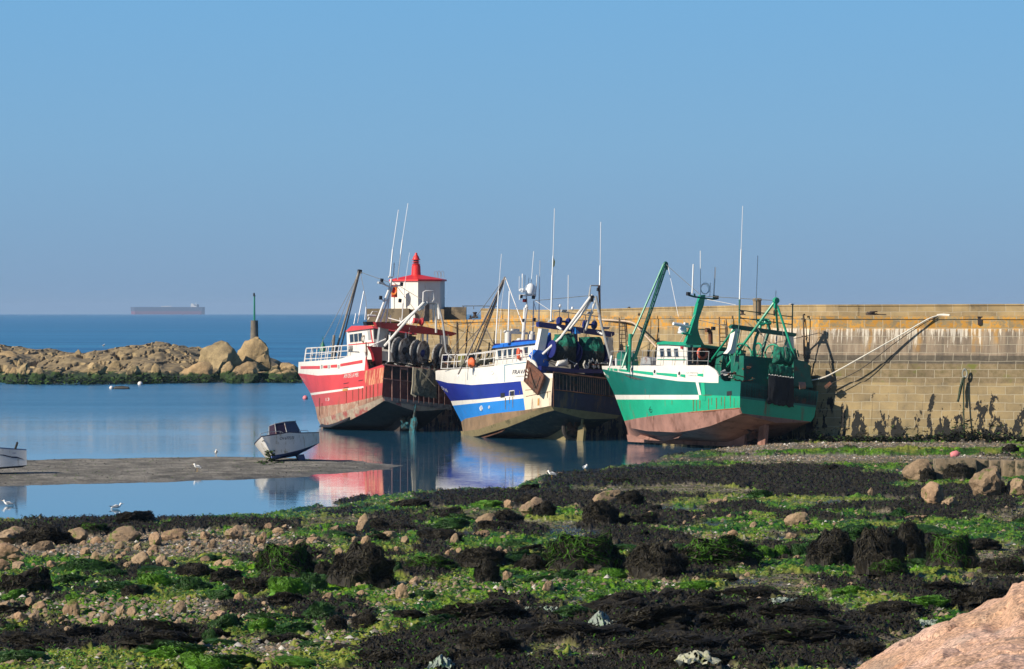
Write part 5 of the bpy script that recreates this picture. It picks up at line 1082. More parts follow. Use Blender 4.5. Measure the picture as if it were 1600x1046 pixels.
# derrick forward
rr.tubes('derrick', [[(520,566,13.5),(561,424,13.5),.11],[(527,566,13.5),(562.5,424,13.5),.06],[(514,545,13.5),(558,430,13.5),.02],[(518,566,13.5),(522,524,13.5),.16],[(562.5,424,13.5),(572,470,11),(573,500,9),.018]], mat('derrick_grey', (.24,.22,.19), .6, .25, 3), .08, 7)
MB().box(rr.p(562,424.5,13.5), (.3,.28,.3)).build('hoist_block', blk, rr.root)
rr.tubes('deck_winch', [[(545,545,9),(556,543,9),.2],[(560,545,9),(568,544,9),.3]], grey_t, .2, 8)
# A frame
rr.tubes('a_frame', [[(601,541,4.0),(640,496,2.5),(663,472,1.6),.16],[(622,509,3.6),(645,489,2.4),(664,472,1.6),.10],[(663,480,1.8),(654,485,2),(668,472,1.6),.15],[(661,472,1.6),(661.5,457,1.6),(665,455,1.6),(676.5,455,1.6),(678,468,1.6),(675,472,1.6),.06],[(667,458,1.6),(667,466,1.6),(675,466,1.6),(675,458,1.6),.03],[(681,474,1.6),(681.5,520,2.2),.12],[(677,476,1.6),(677,503,2.2),.07],[(685,476,1.6),(686,499,1.4),.13],[(579,541,4.5),(603,530,4),.06]], white_t, .1, 8)
rr.tubes('a_frame_leg', [[(684,474,1.6),(692,505,1),(697,550,.6),(706,560,.3),.10],[(684,474,1.6),(668,474,1.6),.09],[(697,548,.6),(712,562,2),.06]], grey_t, .1, 8)
rr.slabx('a_frame_head', [(664,477),(668,471),(671,474),(671,503),(664,503)], 2.2, .25, mat('head_brown', (.20,.15,.12), .7, .3))
rr.tubes('funnel', [[(646,508,5),(648,488,5),.02]], white_t, .02); MB().lathe([(.05,-.02),(.5,.0),(.42,.12),(.1,.16)], rr.p(643.5,500,5), 18, Matrix.Rotation(R(-80),4,'X')).build('searchlight', white_m, rr.root, True)
MB().lathe([(.22,-.35),(.2,.3),(.32,.32),(.34,.45),(.22,.5)], rr.p(652,502,4.5), 14, Matrix.Rotation(R(90),4,'X')).build('winch_motor', R1, rr.root, True)
rr.slabx('gallows_leg', [(594,512),(608,513),(601,543),(590,543)], 4.2, .35, grey_t); rr.slabx('gallows_post', [(689,524),(700,526),(701,560),(691,560)], 3.6, .3, mat('tube_pale', (.55,.53,.48), .5, .1))
for x in (609,634,661,668): rr.tubes('pillar', [[(x,520,3.8),(x-1,566,3.4),.09]], white_t, .1, 6)
rr.slabx('gallows', [(577,541),(597,543),(597,566),(594,583),(588,575),(583,552)], 4.0, .5, mat('gallows_red', (.30,.012,.02), .5, .15, 2)); rr.tubes('rigging_screw', [[(572,535,6),(573,560,6),.06],[(573,550,6),(582,577,5.5),.02],[(572,550,6),(566,578,6),.03]], rust_m, .05, 5)
lr = rr.p(570.5, 530, 7.0); MB().torus(lr, .30, .05, Matrix.Rotation(R(90),4,'Y'), 18, 5).torus(lr+Vector((-.1,.1,-.05)), .26, .04, Matrix.Rotation(R(90),4,'Y'), 18, 5).build('rope_coil', mat('coil_tan', (.40,.33,.25), .8, .2), rr.root)
# three big net winch discs
disc = mat('disc_grey', (.44,.44,.42), .6, .25, 2.5, dirt=(.10,.08,.07,1), damt=.75, dscale=2.2, bmp=.4, bscale=6)
for i, (cx, cy, w_) in enumerate(((621.5,547,0),(650,551,0),(685,557,0))):
    c0 = rr.p(cx, cy, 2.6); e = empty('net_drum', M=rr.M @ Matrix.Translation(c0)); e.parent = None
    tag(e, ['left', 'middle', 'right'][i]+' of three big grey winch discs on the stern of the red trawler', 'net drum', 'winch discs of the red trawler')
    Mr = Matrix.Rotation(R(64), 4, 'Z') @ Matrix.Rotation(R(90), 4, 'Y')
    for k, off in enumerate((-.0, .62)):
        MB().lathe([(.06,-.03),(.92,-.03),(1.0,-.07),(1.04,0),(1.0,.07),(.92,.03),(.06,.03)], Vector((0,-off,0))*1.0, 26, Matrix.Rotation(R(35),4,'Z') @ Matrix.Rotation(R(90),4,'Y')).build('flange', disc, e, True)
    MB().lathe([(.34,0),(.30,.31),(.34,.62)], (0,0,0), 14, Matrix.Rotation(R(90),4,'X')).build('hub', bnavy if i else blk, e, True)
    mb = MB()
    for k in range(8): a = k*math.pi/4; d_ = Matrix.Rotation(R(35),4,'Z') @ Vector((0, math.cos(a), math.sin(a))); mb.tube([Vector((-.06,0,0))+d_*.1, Vector((-.06,0,0))+d_*.95], .03, 4)
    mb.build('spoke', disc, e)
rr.slabx('stern_bulkhead', [(600,560),(712,570),(712,592),(600,575)], 4.4, .3, blk); rr.slabx('deck_step', [(660,572),(672,573),(672,577),(660,576)], 1.8, .3, disc)
# transom ribs
def rq(u, py0): return rr.p(598+u*112, py0+u*9.5, -.05)
for i, u in enumerate((.13,.245,.345,.43,.50,.57,.64,.71,.78,.86,.97)): MB().tube([rq(u,571), rq(u,625)], .055, 4).build('transom_rib', mat('rib_rust', (.20,.10,.08), .75, .3, 4), rr.root)
MB().tube([rq(0,592), rq(1,594)], .05, 4).tube([rq(0,570), rq(1,572)], .07, 5).tube([rq(.245,574), rq(.345,574)], .07, 5).build('transom_beam', MATS['rib_rust'], rr.root)
rr.slabx('transom_sill', [(600,620),(705,633),(706,641),(601,627)], -.06, .05, mat('sill_pale', (.20,.17,.15), .8, .4, 3))
nt_ = crumpled(rr, 'fishing_net', [(646,575),(682.5,578),(682,623),(643.5,617)], -.25, .42, net_grey, 'grey brown trawl net bundle hanging over the transom of the red trawler', 'fishing net', 21, n=14, amp=.12)
MB().tube([rr.p(646,574,-.5), rr.p(645,600,-.6), rr.p(643,616,-.5), rr.p(650,620,-.6)], .08, 6).tube([rr.p(655,577,-.75), rr.p(680,604,-.8)], .03, 5).build('net_rope', mat('rope_tan', (.33,.29,.21), .9, .2), rr.root)
# running rigging, deck clutter
for bt, lines in ((g, [[(1212,470,1.5),(1100,463,8.5)],[(1212,470,1.5),(1190,500,3)],[(1100,466,8.5),(1040,413,xf)],[(1200,503,3.2),(1186,560,4)],[(1160,509,3.2),(1150,560,5)],[(1041,414,xf),(985,575,xf)],[(1222,512,1.2),(1228,560,.4)],[(1178,505,3),(1215,560,1)],[(1145,512,3.2),(1090,500,8.5)]]),
    (b, [[(925,462,2),(836,470,7.6)],[(925,464,2),(905,512,3)],[(845,506,3.2),(822,480,7.6)],[(912,514,3),(915,560,2.4)],[(870,509,3),(873,530,3)],[(789,434,13),(700,555,15)],[(955,520,3.2),(962,575,1.5)],[(899,512,3.2),(880,560,2)]]),
    (rr, [[(665,472,1.6),(612,440,6)],[(665,473,1.6),(650,512,3.5)],[(610,442,6),(562,425,13.5)],[(700,523,3.6),(712,560,1.2)],[(640,512,3.6),(634,560,2.6)],[(612,437,6),(660,500,3.5)],[(562,426,13.5),(500,541,15)],[(676,474,1.6),(690,520,3.4)],[(618,515,3.6),(612,566,3)]])):
    for l_ in lines: bt.tubes('rigging_wire', [l_], mat('wire_grey', (.16,.16,.15), .6, .2), .022, 4)
random.seed(12)
for bt, x0, x1, y0, y1, st0 in ((rr, 602, 702, 556, 572, 2.0), (b, 868, 952, 556, 576, 2.0), (g, 1132, 1195, 574, 596, 2.4)):
    for k in range(16):
        px = random.uniform(x0, x1); t = (px-x0)/(x1-x0); py = y0+(y1-y0)*random.random()*.6+t*8; a = bt.p(px, py, st0+random.uniform(0,2)); pts = [a]
        for q in range(5): pts.append(pts[-1]+Vector((random.gauss(0,.22), random.gauss(0,.30), random.uniform(-.22,.10))))
        MB().tube(pts, random.uniform(.025,.07), 5).build('rope_and_chain', random.choice([dkrope, net_grey, grey_t, rust_m]), bt.root, True)
# mooring lines from the green trawler to the wall
def rope(pts, r, m, label, name='mooring_rope'):
    mb = MB(); P_ = [Vector(p) for p in pts]; c0 = P_[0]; sm = []
    for i in range(len(P_)-1):
        for k in range(8):
            t = k/8; a = P_[max(i-1,0)]; b_ = P_[i]; c_ = P_[i+1]; d_ = P_[min(i+2,len(P_)-1)]
            sm.append(.5*((2*b_)+(c_-a)*t+(2*a-5*b_+4*c_-d_)*t*t+(3*b_-a-3*c_+d_)*t**3))
    sm.append(P_[-1]); mb.tube(sm, r, 6); return tag(mb.build(name, m, smooth=True, origin=c0), label, 'mooring rope')
wr_m = mat('rope_white', (.72,.68,.58), .8, .08, 3)
def wp(px, py, dd=0): return P(px, py, itab(WD, px)+dd)
rope([P(1247,599.5,280.6), P(1268,594.5,280.3), wp(1292,588,-1.6), wp(1340,562,-1.4), wp(1400,528,-.7), wp(1448,500,-.3), wp(1464,494,-.1)], .05, wr_m, 'thick pale mooring rope rising from the green trawler stern to the wall top')
rope([wp(1300,599,-1.4), wp(1345,577,-1.1), wp(1400,535,-.6), wp(1440,508,-.3), wp(1464,495,-.2)], .03, dkrope, 'thin dark rope hanging just below the thick pale mooring rope')
rope([wp(1464,493.6,.2), wp(1472,492.8,.3), wp(1484,493.6,.3)], .12, wr_m, 'end of pale rope wound on the ledge of the wall top')
rope([P(1265,607,282.5), P(1276,615,281.5), P(1290,615.5,281.3), wp(1299,606,-1.6)], .03, dkrope, 'slack grey rope loop between the green trawler and the rusty wall plate')
o = MB().prism([wp(x, y, -1.6) for x, y in ((1288,604),(1297,596.5),(1300,600),(1291,608.5))], (0,.25,0)).build('iron_plate', rust_m, origin=wp(1294,602,-1.6)); tag(o, 'rusty iron plate hung on a rope beside the green trawler stern', 'iron plate')
rope([wp(940,500,-.1), wp(985,503.5,-1), wp(1000,516,-3), P(1026,543,300)], .07, mat('pole_tan', (.55,.42,.30), .7, .1), 'tan mooring line from the wall ledge down to the green trawler wheelhouse')
# iron ladders and brackets on the wall
lad = mat('ladder_iron', (.09,.065,.04), .85, .3)
for px, y0, y1, lb in ((973,497,560,'rusty iron ladder on the wall left of the green crane'),(1256,492,560,'thin rusty pipe on the wall just right of the green gantry'),(1130,496,560,'rusty iron ladder in a dark slot behind the green gantry'),(714,503,600,'rusty pipe on the wall behind the red trawler stern')):
    D = itab(WD, px)-.9 if 'ladder' in lb else itab(WD, px)-.6
    e = empty('wall_ladder' if 'ladder' in lb else 'wall_pipe', P(px, y1, D)); tag(e, lb, 'ladder' if 'ladder' in lb else 'pipe'); H_ = (y1-y0)/F*D
    if 'ladder' in lb:
        for s_ in (-.25, .25): MB().tube([(s_,-.5,0),(s_,.55,H_)], .05, 5).build('side_rail', lad, e)
        mb = MB()
        for k in range(int(H_/.3)): t = k/(H_/.3); mb.tube([(-.25,-.5+1.05*t,H_*t),(.25,-.5+1.05*t,H_*t)], .03, 4)
        mb.build('rungs', lad, e)
    else:
        MB().tube([(0,-.5,0),(0,.45,H_),(.1,.5,H_+.02)], .07, 6).build('pipe', lad, e); MB().box((0,.0,H_*.5), (.3,.15,.1)).build('bracket', lad, e); MB().box((0,.38,H_*.9), (.3,.15,.1)).build('bracket', lad, e)
# ------------------------------------------------------------------ the foreshore: helpers that read the finished ground
gX, gY, gZ = GRID['X'], GRID['Y'], GRID['z']; gsx = 800+gX/gY*F; gsy = YL-(gZ-CAM_H)/gY*F
_flat = (gsx.ravel(), gsy.ravel()); _vis = np.abs(gX).ravel() < 60
def spot(px, py):
    """place on the ground that the photo shows at this pixel"""
    c = int(np.argmin(np.abs(GRID['pxs']-px))); col = gsy[:, c]; r = int(np.argmin(np.abs(col-py)+(gY[:, c] < 90)*1e3)); return Vector((gX[r, c], gY[r, c], gZ[r, c]))
def zone(px, py):
    a = 'far left' if px < 200 else 'left' if px < 480 else 'middle left' if px < 720 else 'middle' if px < 1000 else 'middle right' if px < 1260 else 'right'
    b = 'by the water edge' if py < 835 and px < 820 else 'on the upper flat' if py < 820 else 'among the first weed beds' if py < 900 else 'in the green weed' if py < 955 else 'in the nearest weed'
    return a, b
BR = [(15,852,62,25),(68,862,40,18),(83,866,16,7),(12,878,62,23),(27,868,22,12),(121,850,37,18),(194,847,64,19),(273,845,45,16),(320,844,20,14),(365,845,37,21),(332,859,16,17),(397,852,13,14),(153,851,20,10),(215,861,17,12),(243,853,23,16),(186,859,20,10),
 (240,867,18,12),(306,855,18,10),(288,859,12,8),(352,860,12,8),(135,868,21,12),(150,877,13,12),(170,878,18,12),(186,877,12,8),(220,884,39,17),(253,882,20,14),(80,887,22,12),(97,888,16,9),(60,894,19,12),(30,891,27,13),(5,894,30,16),(135,879,20,9),(322,881,18,9),(341,884,18,8),(358,883,20,8),(352,873,12,7),
 (69,929,24,14),(277,939,19,9),(295,937,9,7),(375,945,18,15),(5,957,35,15),(46,949,14,12),(62,954,30,12),(112,965,29,24),(32,971,25,16),(53,969,20,14),(66,979,16,7),(146,970,22,14),(167,972,20,12),(189,964,20,18),(207,966,17,14),(281,959,27,16),(333,973,18,12),(364,968,16,12),(274,986,24,17),(298,979,18,16),(345,965,26,10),(250,963,14,8),(226,972,15,10),(128,975,20,8),
 (568,827,23,19),(761,823,35,17),(796,795,19,14),(830,809,47,28),(607,843,31,14),(554,851,9,12),(573,854,17,13),(525,831,20,9),(633,852,15,11),(710,854,18,16),(754,838,29,8),(795,839,14,8),(408,852,19,17),(470,851,16,10),(490,851,26,11),(438,834,20,8),(445,828,12,7),(420,830,14,9),(789,872,15,11),(705,868,12,9),
 (793,906,20,14),(648,915,21,13),(513,941,20,17),(530,934,10,8),(630,936,20,19),(662,935,15,10),(560,921,12,8),(564,933,18,9),(604,941,9,6),(460,966,11,11),(404,973,15,10),(857,925,20,19),(925,895,16,7),(1146,841,19,10),(1085,813,10,6),(1100,813,9,7),(1177,826,15,8),(1246,823,43,19),(1237,844,23,12),
 (1360,775,10,11),(1195,776,14,7),(1122,785,34,6),(1115,876,12,5),(500,876,12,9),(530,868,14,9),(420,875,20,8),(700,869,10,8),(876,742,10,4),(1399,800,14,5),(1430,812,50,7)]
GR = [(39,990,26,10),(115,984,22,9),(350,985,52,22),(330,1002,28,20),(1194,868,32,15),(1052,993,42,15),(1075,982,19,15),(1222,867,22,15),(1250,869,30,17),(500,965,46,22),(410,985,40,18),(620,895,20,14),(880,905,44,16),(960,905,40,16),(795,925,30,14),(1100,918,30,10),(240,915,50,18),(300,925,50,20),(180,905,44,15),(450,930,60,26),(485,920,40,22),(545,950,30,10),(1010,870,30,12),(1430,860,30,16),(1540,848,34,8),(120,940,36,12),(60,905,30,12),(660,985,40,12),(1330,930,50,14),(900,960,60,12)]
BIGL = {0:'broad pale tan rock at the far left edge behind the dark weed heap',3:'large cracked tan rock at the left edge, below the broad pale one',6:'long pale flat topped boulder near the waterline on the left',9:'split rounded tan boulder with a dark crack near the left waterline',24:'low jagged tan rock heap in the left middle of the stones',43:'upright pale slab beside small stones at the left front',
 60:'rounded tan stone with a dark weedy back, middle left of the shore',61:'tan boulder half covered by a black weed mound, middle of the shore',63:'large round tan boulder with a shaded right side, middle of the shore',97:'oblong pink granite stone on black weed, right of the middle'}
for i, (px, py, w_, h_) in enumerate(BR):
    p = spot(px, py-1.5); s_ = p.y/F; z = zone(px, py); size = 'medium' if w_ > 24 else 'small'
    lb = BIGL.get(i, f'{size} tan stone lying {z[1]}, {z[0]} of the shore')
    rock_at(p-Vector((0,0,.05)), w_*s_*1.08, h_*s_*1.25, w_*s_*random.uniform(.8,1.1), M_brock, lb, None if i in BIGL else f'{size} stones {z[1]}, {z[0]}', k=(i*5+3) % 9, sink=.22)
random.seed(77)
for k in range(185):
    px, py = random.choice([(random.uniform(0,480), random.uniform(838,895)), (random.uniform(0,480), random.uniform(838,895)), (random.uniform(0,420), random.uniform(945,985)), (random.uniform(400,860), random.uniform(830,950)), (random.uniform(860,1560), random.uniform(780,960))])
    p = spot(px, py); s_ = p.y/F; w_ = random.uniform(6, 15); z = zone(px, py)
    rock_at(p-Vector((0,0,.03)), w_*s_, w_*s_*random.uniform(.5,.8), w_*s_*random.uniform(.7,1.1), M_brock if random.random() < .85 else M_grock, f'very small tan stone {z[1]}, {z[0]} of the shore', f'very small stones {z[1]}, {z[0]}', sink=.2, name='stone')
# larger boulders and old masonry on the right
for px, py, w_, h_, k, ti, lb in [(1437,751,54,28,2,-.1,'tan boulder with a dark shaded right face left of the old masonry'),(1543,774,60,42,5,.1,'big pyramid shaped tan boulder in front of the old masonry on the right'),(1592,777,40,30,7,0,'tan boulder cut off by the right edge of the picture'),(1460,787,40,26,1,-.4,'wedge shaped tan rock leaning left below the masonry'),(1484,795,32,17,4,-.3,'orange tan flat rock below the wedge shaped one'),(1455,750,12,14,6,0,'small stone wedged beside the square masonry block'),(952,789,62,25,8,0,'blocky tan rock with a black weedy right half in the middle of the flat')]:
    p = spot(px, py-1.5); s_ = p.y/F; rock_at(p-Vector((0,0,.06)), w_*s_*1.05, h_*s_*1.2, w_*s_*.9, M_brock, lb, k=k, tilt=ti, sink=.15)
M_block = mat('masonry_block', (.25,.19,.12), .9, .25, 1.6, dirt=(.03,.035,.02,1), damt=.65, dscale=1.4, bmp=.7, bscale=5)
for i, (x0, x1, yt, yb, lb) in enumerate([(1462,1526,720,751,'large square stone block at the left end of the old masonry row'),(1528,1546,721,746,'narrow stone block second from the left in the masonry row'),(1547,1566,722,746,'stone block beside the green weed streak in the masonry row'),(1568,1588,722,746,'brown stone block right of the green streak in the masonry row'),(1589,1640,722,746,'last stone block of the masonry row at the right picture edge')]):
    p = spot((x0+x1)/2, yb-1); s_ = p.y/F; w_ = (x1-x0)*s_; h_ = (yb-yt)*s_; bm = bmesh.new(); bmesh.ops.create_cube(bm, size=1); bmesh.ops.bevel(bm, geom=list(bm.edges), offset=.06, segments=2, affect='EDGES', profile=.6)
    bmesh.ops.subdivide_edges(bm, edges=list(bm.edges), cuts=3, use_grid_fill=True)
    for v in bm.verts: v.co = Vector((v.co.x*w_, v.co.y*1.5, v.co.z*(h_+.3)+h_/2-.1))+Vector((1,1,1))*.05*mnoise.noise(Vector((v.co.x*2.3+i*5, v.co.y*2, v.co.z*2.7)))
    me = bpy.data.meshes.new('stone_block'); bm.to_mesh(me); bm.free(); me.materials.append(M_block); me.polygons.foreach_set('use_smooth', [True]*len(me.polygons)); me.set_sharp_from_angle(angle=R(45))
    o = bpy.data.objects.new('stone_block', me); COL.objects.link(o); o.location = (p.x, p.y+.9, p.z); tag(o, lb, 'stone block')
# ------------------------------------------------------------------ boulders hung with black wrack
def wrack_mat():
    m, nt, bs = base_mat('wrack'); geo = nt.nodes.new('ShaderNodeNewGeometry').outputs['Position']
    c = ramp(nt, noise(nt, geo, 6, 4, .7), [(.3, (.007,.006,.005)), (.55, (.020,.017,.011)), (.75, (.046,.038,.018))]); nt.links.new(c, bs.inputs['Base Color']); bs.inputs['Roughness'].default_value = .7; bs.inputs['Specular IOR Level'].default_value = .3; return m
M_wrk = wrack_mat(); M_wrg = mat('wrack_green', (.045,.13,.008), .75, .35, 3, bmp=0); M_wrb = mat('wrack_brown', (.036,.030,.013), .75, .3, 3, bmp=0)
M_wrg.node_tree.nodes['Principled BSDF'].inputs['Specular IOR Level'].default_value = .2
def mound_mesh(seed, green=.06, strands=2100):
    rnd = random.Random(seed); mb = MB(); n, mrg = 40, 14; off = Vector((seed*5.1, seed*2.3, 0))
    def surf(a, t):                             # a: heading, t: 0 top .. 1 foot
        r = math.sin(t*1.62)**.85; h = math.cos(t*1.5)**.8 if t < 1 else 0
        d = Vector((math.cos(a)*r, math.sin(a)*r, h)); k = 1+.40*mnoise.fractal(d*1.5+off, .8, 2.1, 5); return Vector((d.x*k, d.y*k, max(d.z*k, -.05)-.03))
    vs = [surf(2*math.pi*i/n, j/mrg) for j in range(mrg+1) for i in range(n)]
    mb.vf(vs, [(j*n+i, j*n+(i+1)%n, (j+1)*n+(i+1)%n, (j+1)*n+i) for j in range(mrg) for i in range(n)], 0)
    ga = rnd.uniform(3.6, 5.8)
    for _ in range(strands):
        a = rnd.uniform(0, 2*math.pi); t = rnd.uniform(0, .8); L = rnd.uniform(.07, .28); w_ = rnd.uniform(.012, .034); m = 2 if rnd.random() < .18 else 0
        if green > .1 and math.sin(a*5+seed)+.6*math.sin(a*11+2*seed) > 1.15-.9*green and rnd.random() < .8: m = 1
        elif rnd.random() < green*.5: m = 1
        lift = rnd.uniform(.01, .12); da = rnd.gauss(0, .22); pts = []
        for s_ in range(4):
            tt = min(1.02, t+L*s_/3); p = surf(a+da*s_, tt); o_ = Vector((p.x, p.y, p.z*.6+.1)).normalized(); pts.append((p+o_*(lift*math.sin(math.pi*(s_+.3)/3.6)+.01), Vector((-math.sin(a), math.cos(a), 0))*w_*(1-.2*s_)))
        q = []
        for p, e in pts: q += [p-e, p+e]
        mb.vf(q, [(0,1,3,2),(2,3,5,4),(4,5,7,6)], m)
    me = bpy.data.meshes.new('wrack_mound'); me.from_pydata(mb.v, [], mb.f); me.polygons.foreach_set('material_index', mb.m)
    for m in (M_wrk, M_wrg, M_wrb): me.materials.append(m)
    return me
MM = [mound_mesh(1), mound_mesh(2, .0), mound_mesh(3, .0), mound_mesh(4, .6), mound_mesh(5, .9)]
MND = [(447,905,86,52,3,'tall black wrack mound with green weed on its right flank, left foreground'),(563,917,98,58,1,'large round black wrack mound just right of the green one'),(505,902,30,26,2,''),(936,820,54,36,2,'pointed black wrack mound in the middle of the flat'),(68,852,84,28,1,'broad dark wrack heap behind the far left boulder'),(145,834,54,16,3,''),(36,926,82,36,0,'dark wrack mound at the far left edge in green weed'),(352,910,50,22,2,''),(305,902,62,22,1,''),(400,928,76,28,0,''),(206,933,30,19,2,''),
 (762,909,38,28,1,''),(752,884,66,28,2,''),(674,889,70,21,4,'low weed mound draped in bright green, middle left'),(915,890,114,50,3,'wide black and green weed mound left of the middle right group'),(832,894,56,24,1,''),(1025,902,84,52,2,'high black wrack mound between two green streaked mounds'),(1122,888,122,44,4,'long wrack mound with bright green curtains, middle right'),(955,889,46,26,4,''),
 (1303,885,78,48,1,'round black wrack mound, leftmost of the right hand group'),(1376,893,74,68,2,'tallest black wrack mound of the right hand group'),(1424,874,54,50,1,'black wrack mound directly behind the tallest one'),(1490,889,76,50,3,'sloping dark wrack mound at the right of the group'),(1533,861,66,18,1,''),(1572,898,66,28,0,''),(1390,897,50,22,4,''),
 (750,971,124,36,0,''),(525,984,32,22,2,''),(571,983,44,22,1,''),(443,1006,64,18,0,''),(765,1017,96,34,1,''),(674,1047,76,28,0,''),(828,790,46,16,1,''),(790,822,50,24,2,'wrack mound on the back of the half covered tan boulder'),(986,788,40,18,1,''),(590,827,30,16,2,''),(850,810,34,22,1,''),
 (1500,752,44,26,2,'black weed hanging over the square masonry block'),(1563,775,26,20,1,''),(1450,752,26,20,2,''),(1580,708,26,12,1,''),(700,806,44,14,0,''),(640,795,60,14,1,''),(1000,818,56,20,0,''),(250,1010,120,22,1,''),(60,1012,110,24,2,''),(330,1000,60,16,1,''),(1180,935,90,20,0,''),(1090,960,80,20,1,''),(960,948,60,16,2,''),(640,965,50,12,1,''),(880,1000,140,26,1,''),(1050,1022,160,30,2,''),(1250,1000,150,28,0,''),(1240,965,110,20,2,''),(1400,960,90,20,1,''),(1480,925,80,16,2,''),(1130,905,40,10,0,''),(300,985,40,10,1,''),(180,990,50,12,2,'')]
for i, (px, py, w_, h_, k, lb) in enumerate(MND):
    p = spot(px, py-1); s_ = p.y/F; z = zone(px, py); flat = h_ < w_*.36
    o = bpy.data.objects.new('wrack_mound', MM[k]); COL.objects.link(o); W_ = w_*s_; H_ = h_*s_*(.92 if flat else 1.0)
    o.location = (p.x, p.y+W_*.28, p.z-.05); o.scale = (W_/1.9, W_/2.0*random.uniform(.8,1.0), H_*.90); o.rotation_euler = (random.uniform(-.08,.08), random.uniform(-.14,.14), random.uniform(-.5,.5))
    tag(o, lb or f'{"low" if flat else "small humped"} dark wrack heap {z[1]}, {z[0]} of the shore', 'seaweed mound', None if lb else f'{"low" if flat else "humped"} wrack heaps {z[1]}, {z[0]}')
M_gb1 = mat('algae_bright', (.085,.23,.008), .6, .3, 2, bmp=0); M_gb2 = mat('algae_yellow', (.24,.29,.035), .65, .3, 2, bmp=0); M_gb3 = mat('algae_deep', (.02,.075,.006), .6, .3, 2, bmp=0); M_gb4 = mat('algae_bleached', (.42,.46,.30), .7, .2, 2, bmp=0)
GM = []
for i_, trio in enumerate(((M_gb3, M_gb1, M_gb2), (M_gb1, M_gb2, M_gb3), (M_gb3, M_gb1, M_wrk))):
    me = mound_mesh(20+i_, .5, 1300); me.name = 'algae_mound'; me.materials.clear()
    for m in trio: me.materials.append(m)
    GM.append(me)
for i, (px, py, w_, h_) in enumerate(GR):
    p = spot(px, py-1); s_ = p.y/F; z = zone(px, py); o = bpy.data.objects.new('algae_mound', GM[i % 3]); COL.objects.link(o)
    o.location = (p.x, p.y+w_*s_*.25, p.z-.06); o.scale = (w_*s_/1.9, w_*s_/2.0, h_*s_*.95); o.rotation_euler = (0,0,random.uniform(0,6.2))
    tag(o, f'hump of stringy green weed {z[1]}, {z[0]} of the shore', 'seaweed mound', f'green weed humps {z[1]}, {z[0]}')
random.seed(44); rs_ = np.random.default_rng(9)
def pick_i(wt, n):
    c = np.cumsum(wt.ravel()); return np.searchsorted(c, rs_.random(n)*c[-1])
vis_ = ((gsx > 0) & (gsx < 1600) & (gsy < 1050) & (gY > 98) & (gZ > .1)).astype(float)
for k, (wt, protos, nm) in enumerate(((GRID['w']*vis_, MM[:3], 'wrack'), (GRID['g']*vis_, GM, 'green'))):
    for i in pick_i(wt, 110 if k == 0 else 90):
        x, y, z_ = gX.ravel()[i], gY.ravel()[i], gZ.ravel()[i]; px, py = gsx.ravel()[i], gsy.ravel()[i]; zz = zone(px, py); sc_ = random.uniform(.25, .75)*(.75+.5*random.random())
        o = bpy.data.objects.new('wrack_mound' if k == 0 else 'algae_mound', random.choice(protos)); COL.objects.link(o); o.location = (x, y, z_-.12)
        o.scale = (sc_*random.uniform(.7,1.5), sc_*random.uniform(.7,1.4), sc_*random.uniform(.30,.62)); o.rotation_euler = (random.uniform(-.2,.2), random.uniform(-.25,.25), random.uniform(0,6.2))
        tag(o, f'small tuft of {"dark wrack" if k == 0 else "bright green weed"} {zz[1]}, {zz[0]} of the shore', 'seaweed tuft', f'{nm} tufts {zz[1]}, {zz[0]}')
# ------------------------------------------------------------------ loose weed blades, strands and pebbles strewn over the flat
def pick(wt, n, rs):
    c = np.cumsum(wt.ravel()); idx = np.searchsorted(c, rs.random(n)*c[-1]); return gX.ravel()[idx], gY.ravel()[idx], gZ.ravel()[idx]
inframe = ((gsx > -40) & (gsx < 1640) & (gsy < 1075) & (gY > 95) & (gZ > 0)).astype(float)
def blades(name, wt, n, L, W_, lift, mats, probs, seed, flatness=1.0):
    rs = np.random.default_rng(seed); x, y, z = pick(wt, n, rs); x = x+rs.normal(0,.05,n); y = y+rs.normal(0,.08,n)
    a = rs.uniform(0, 2*np.pi, n); l = L*rs.uniform(.5,1.5,n); w_ = W_*rs.uniform(.6,1.5,n); dx, dy = np.cos(a), np.sin(a); up = lift*rs.uniform(.2,1.2,n)
    P0 = np.stack([x, y, z-.01], -1); P1 = np.stack([x+dx*l*.5, y+dy*l*.5, z+up], -1); P2 = np.stack([x+dx*l, y+dy*l, z+up*rs.uniform(-.2,.9,n)*flatness], -1)
    S = np.stack([-dy*w_, dx*w_, rs.uniform(-.4,.4,n)*w_], -1); V = np.stack([P0-S*.5, P0+S*.5, P1-S, P1+S, P2-S*.3, P2+S*.3], 1).reshape(-1, 3)
    b_ = (np.arange(n)*6)[:, None]; q = np.concatenate([b_+np.array([[0,1,3,2]]), b_+np.array([[2,3,5,4]])], 1).reshape(-1, 4)
    me = bpy.data.meshes.new(name); me.vertices.add(len(V)); me.vertices.foreach_set('co', V.astype(np.float32).ravel()); me.loops.add(q.size); me.loops.foreach_set('vertex_index', q.ravel().astype(np.int32))
    me.polygons.add(len(q)); me.polygons.foreach_set('loop_start', np.arange(0, q.size, 4, dtype=np.int32)); me.polygons.foreach_set('material_index', np.repeat(rs.choice(len(mats), n, p=probs), 2).astype(np.int32)); me.update(calc_edges=True)
    for m in mats: me.materials.append(m)
    o = bpy.data.objects.new(name, me); COL.objects.link(o); return tag(o, kind='stuff')
blades('wrack_fronds', GRID['w']*inframe*(gY/150), 120000, .17, .022, .075, [M_wrk, M_wrb, M_wrg], [.70,.22,.08], 1)
blades('green_algae', GRID['g']*inframe*(gY/150), 60000, .22, .022, .05, [M_gb1, M_gb2, M_gb3, M_gb4], [.36,.28,.33,.03], 2, .3)
blades('stray_weed', (1-GRID['w'])*(1-GRID['g'])*inframe*(~GRID['bar'])*(gY/150), 26000, .15, .02, .04, [M_wrk, M_gb3, M_gb2], [.5,.3,.2], 3, .3)
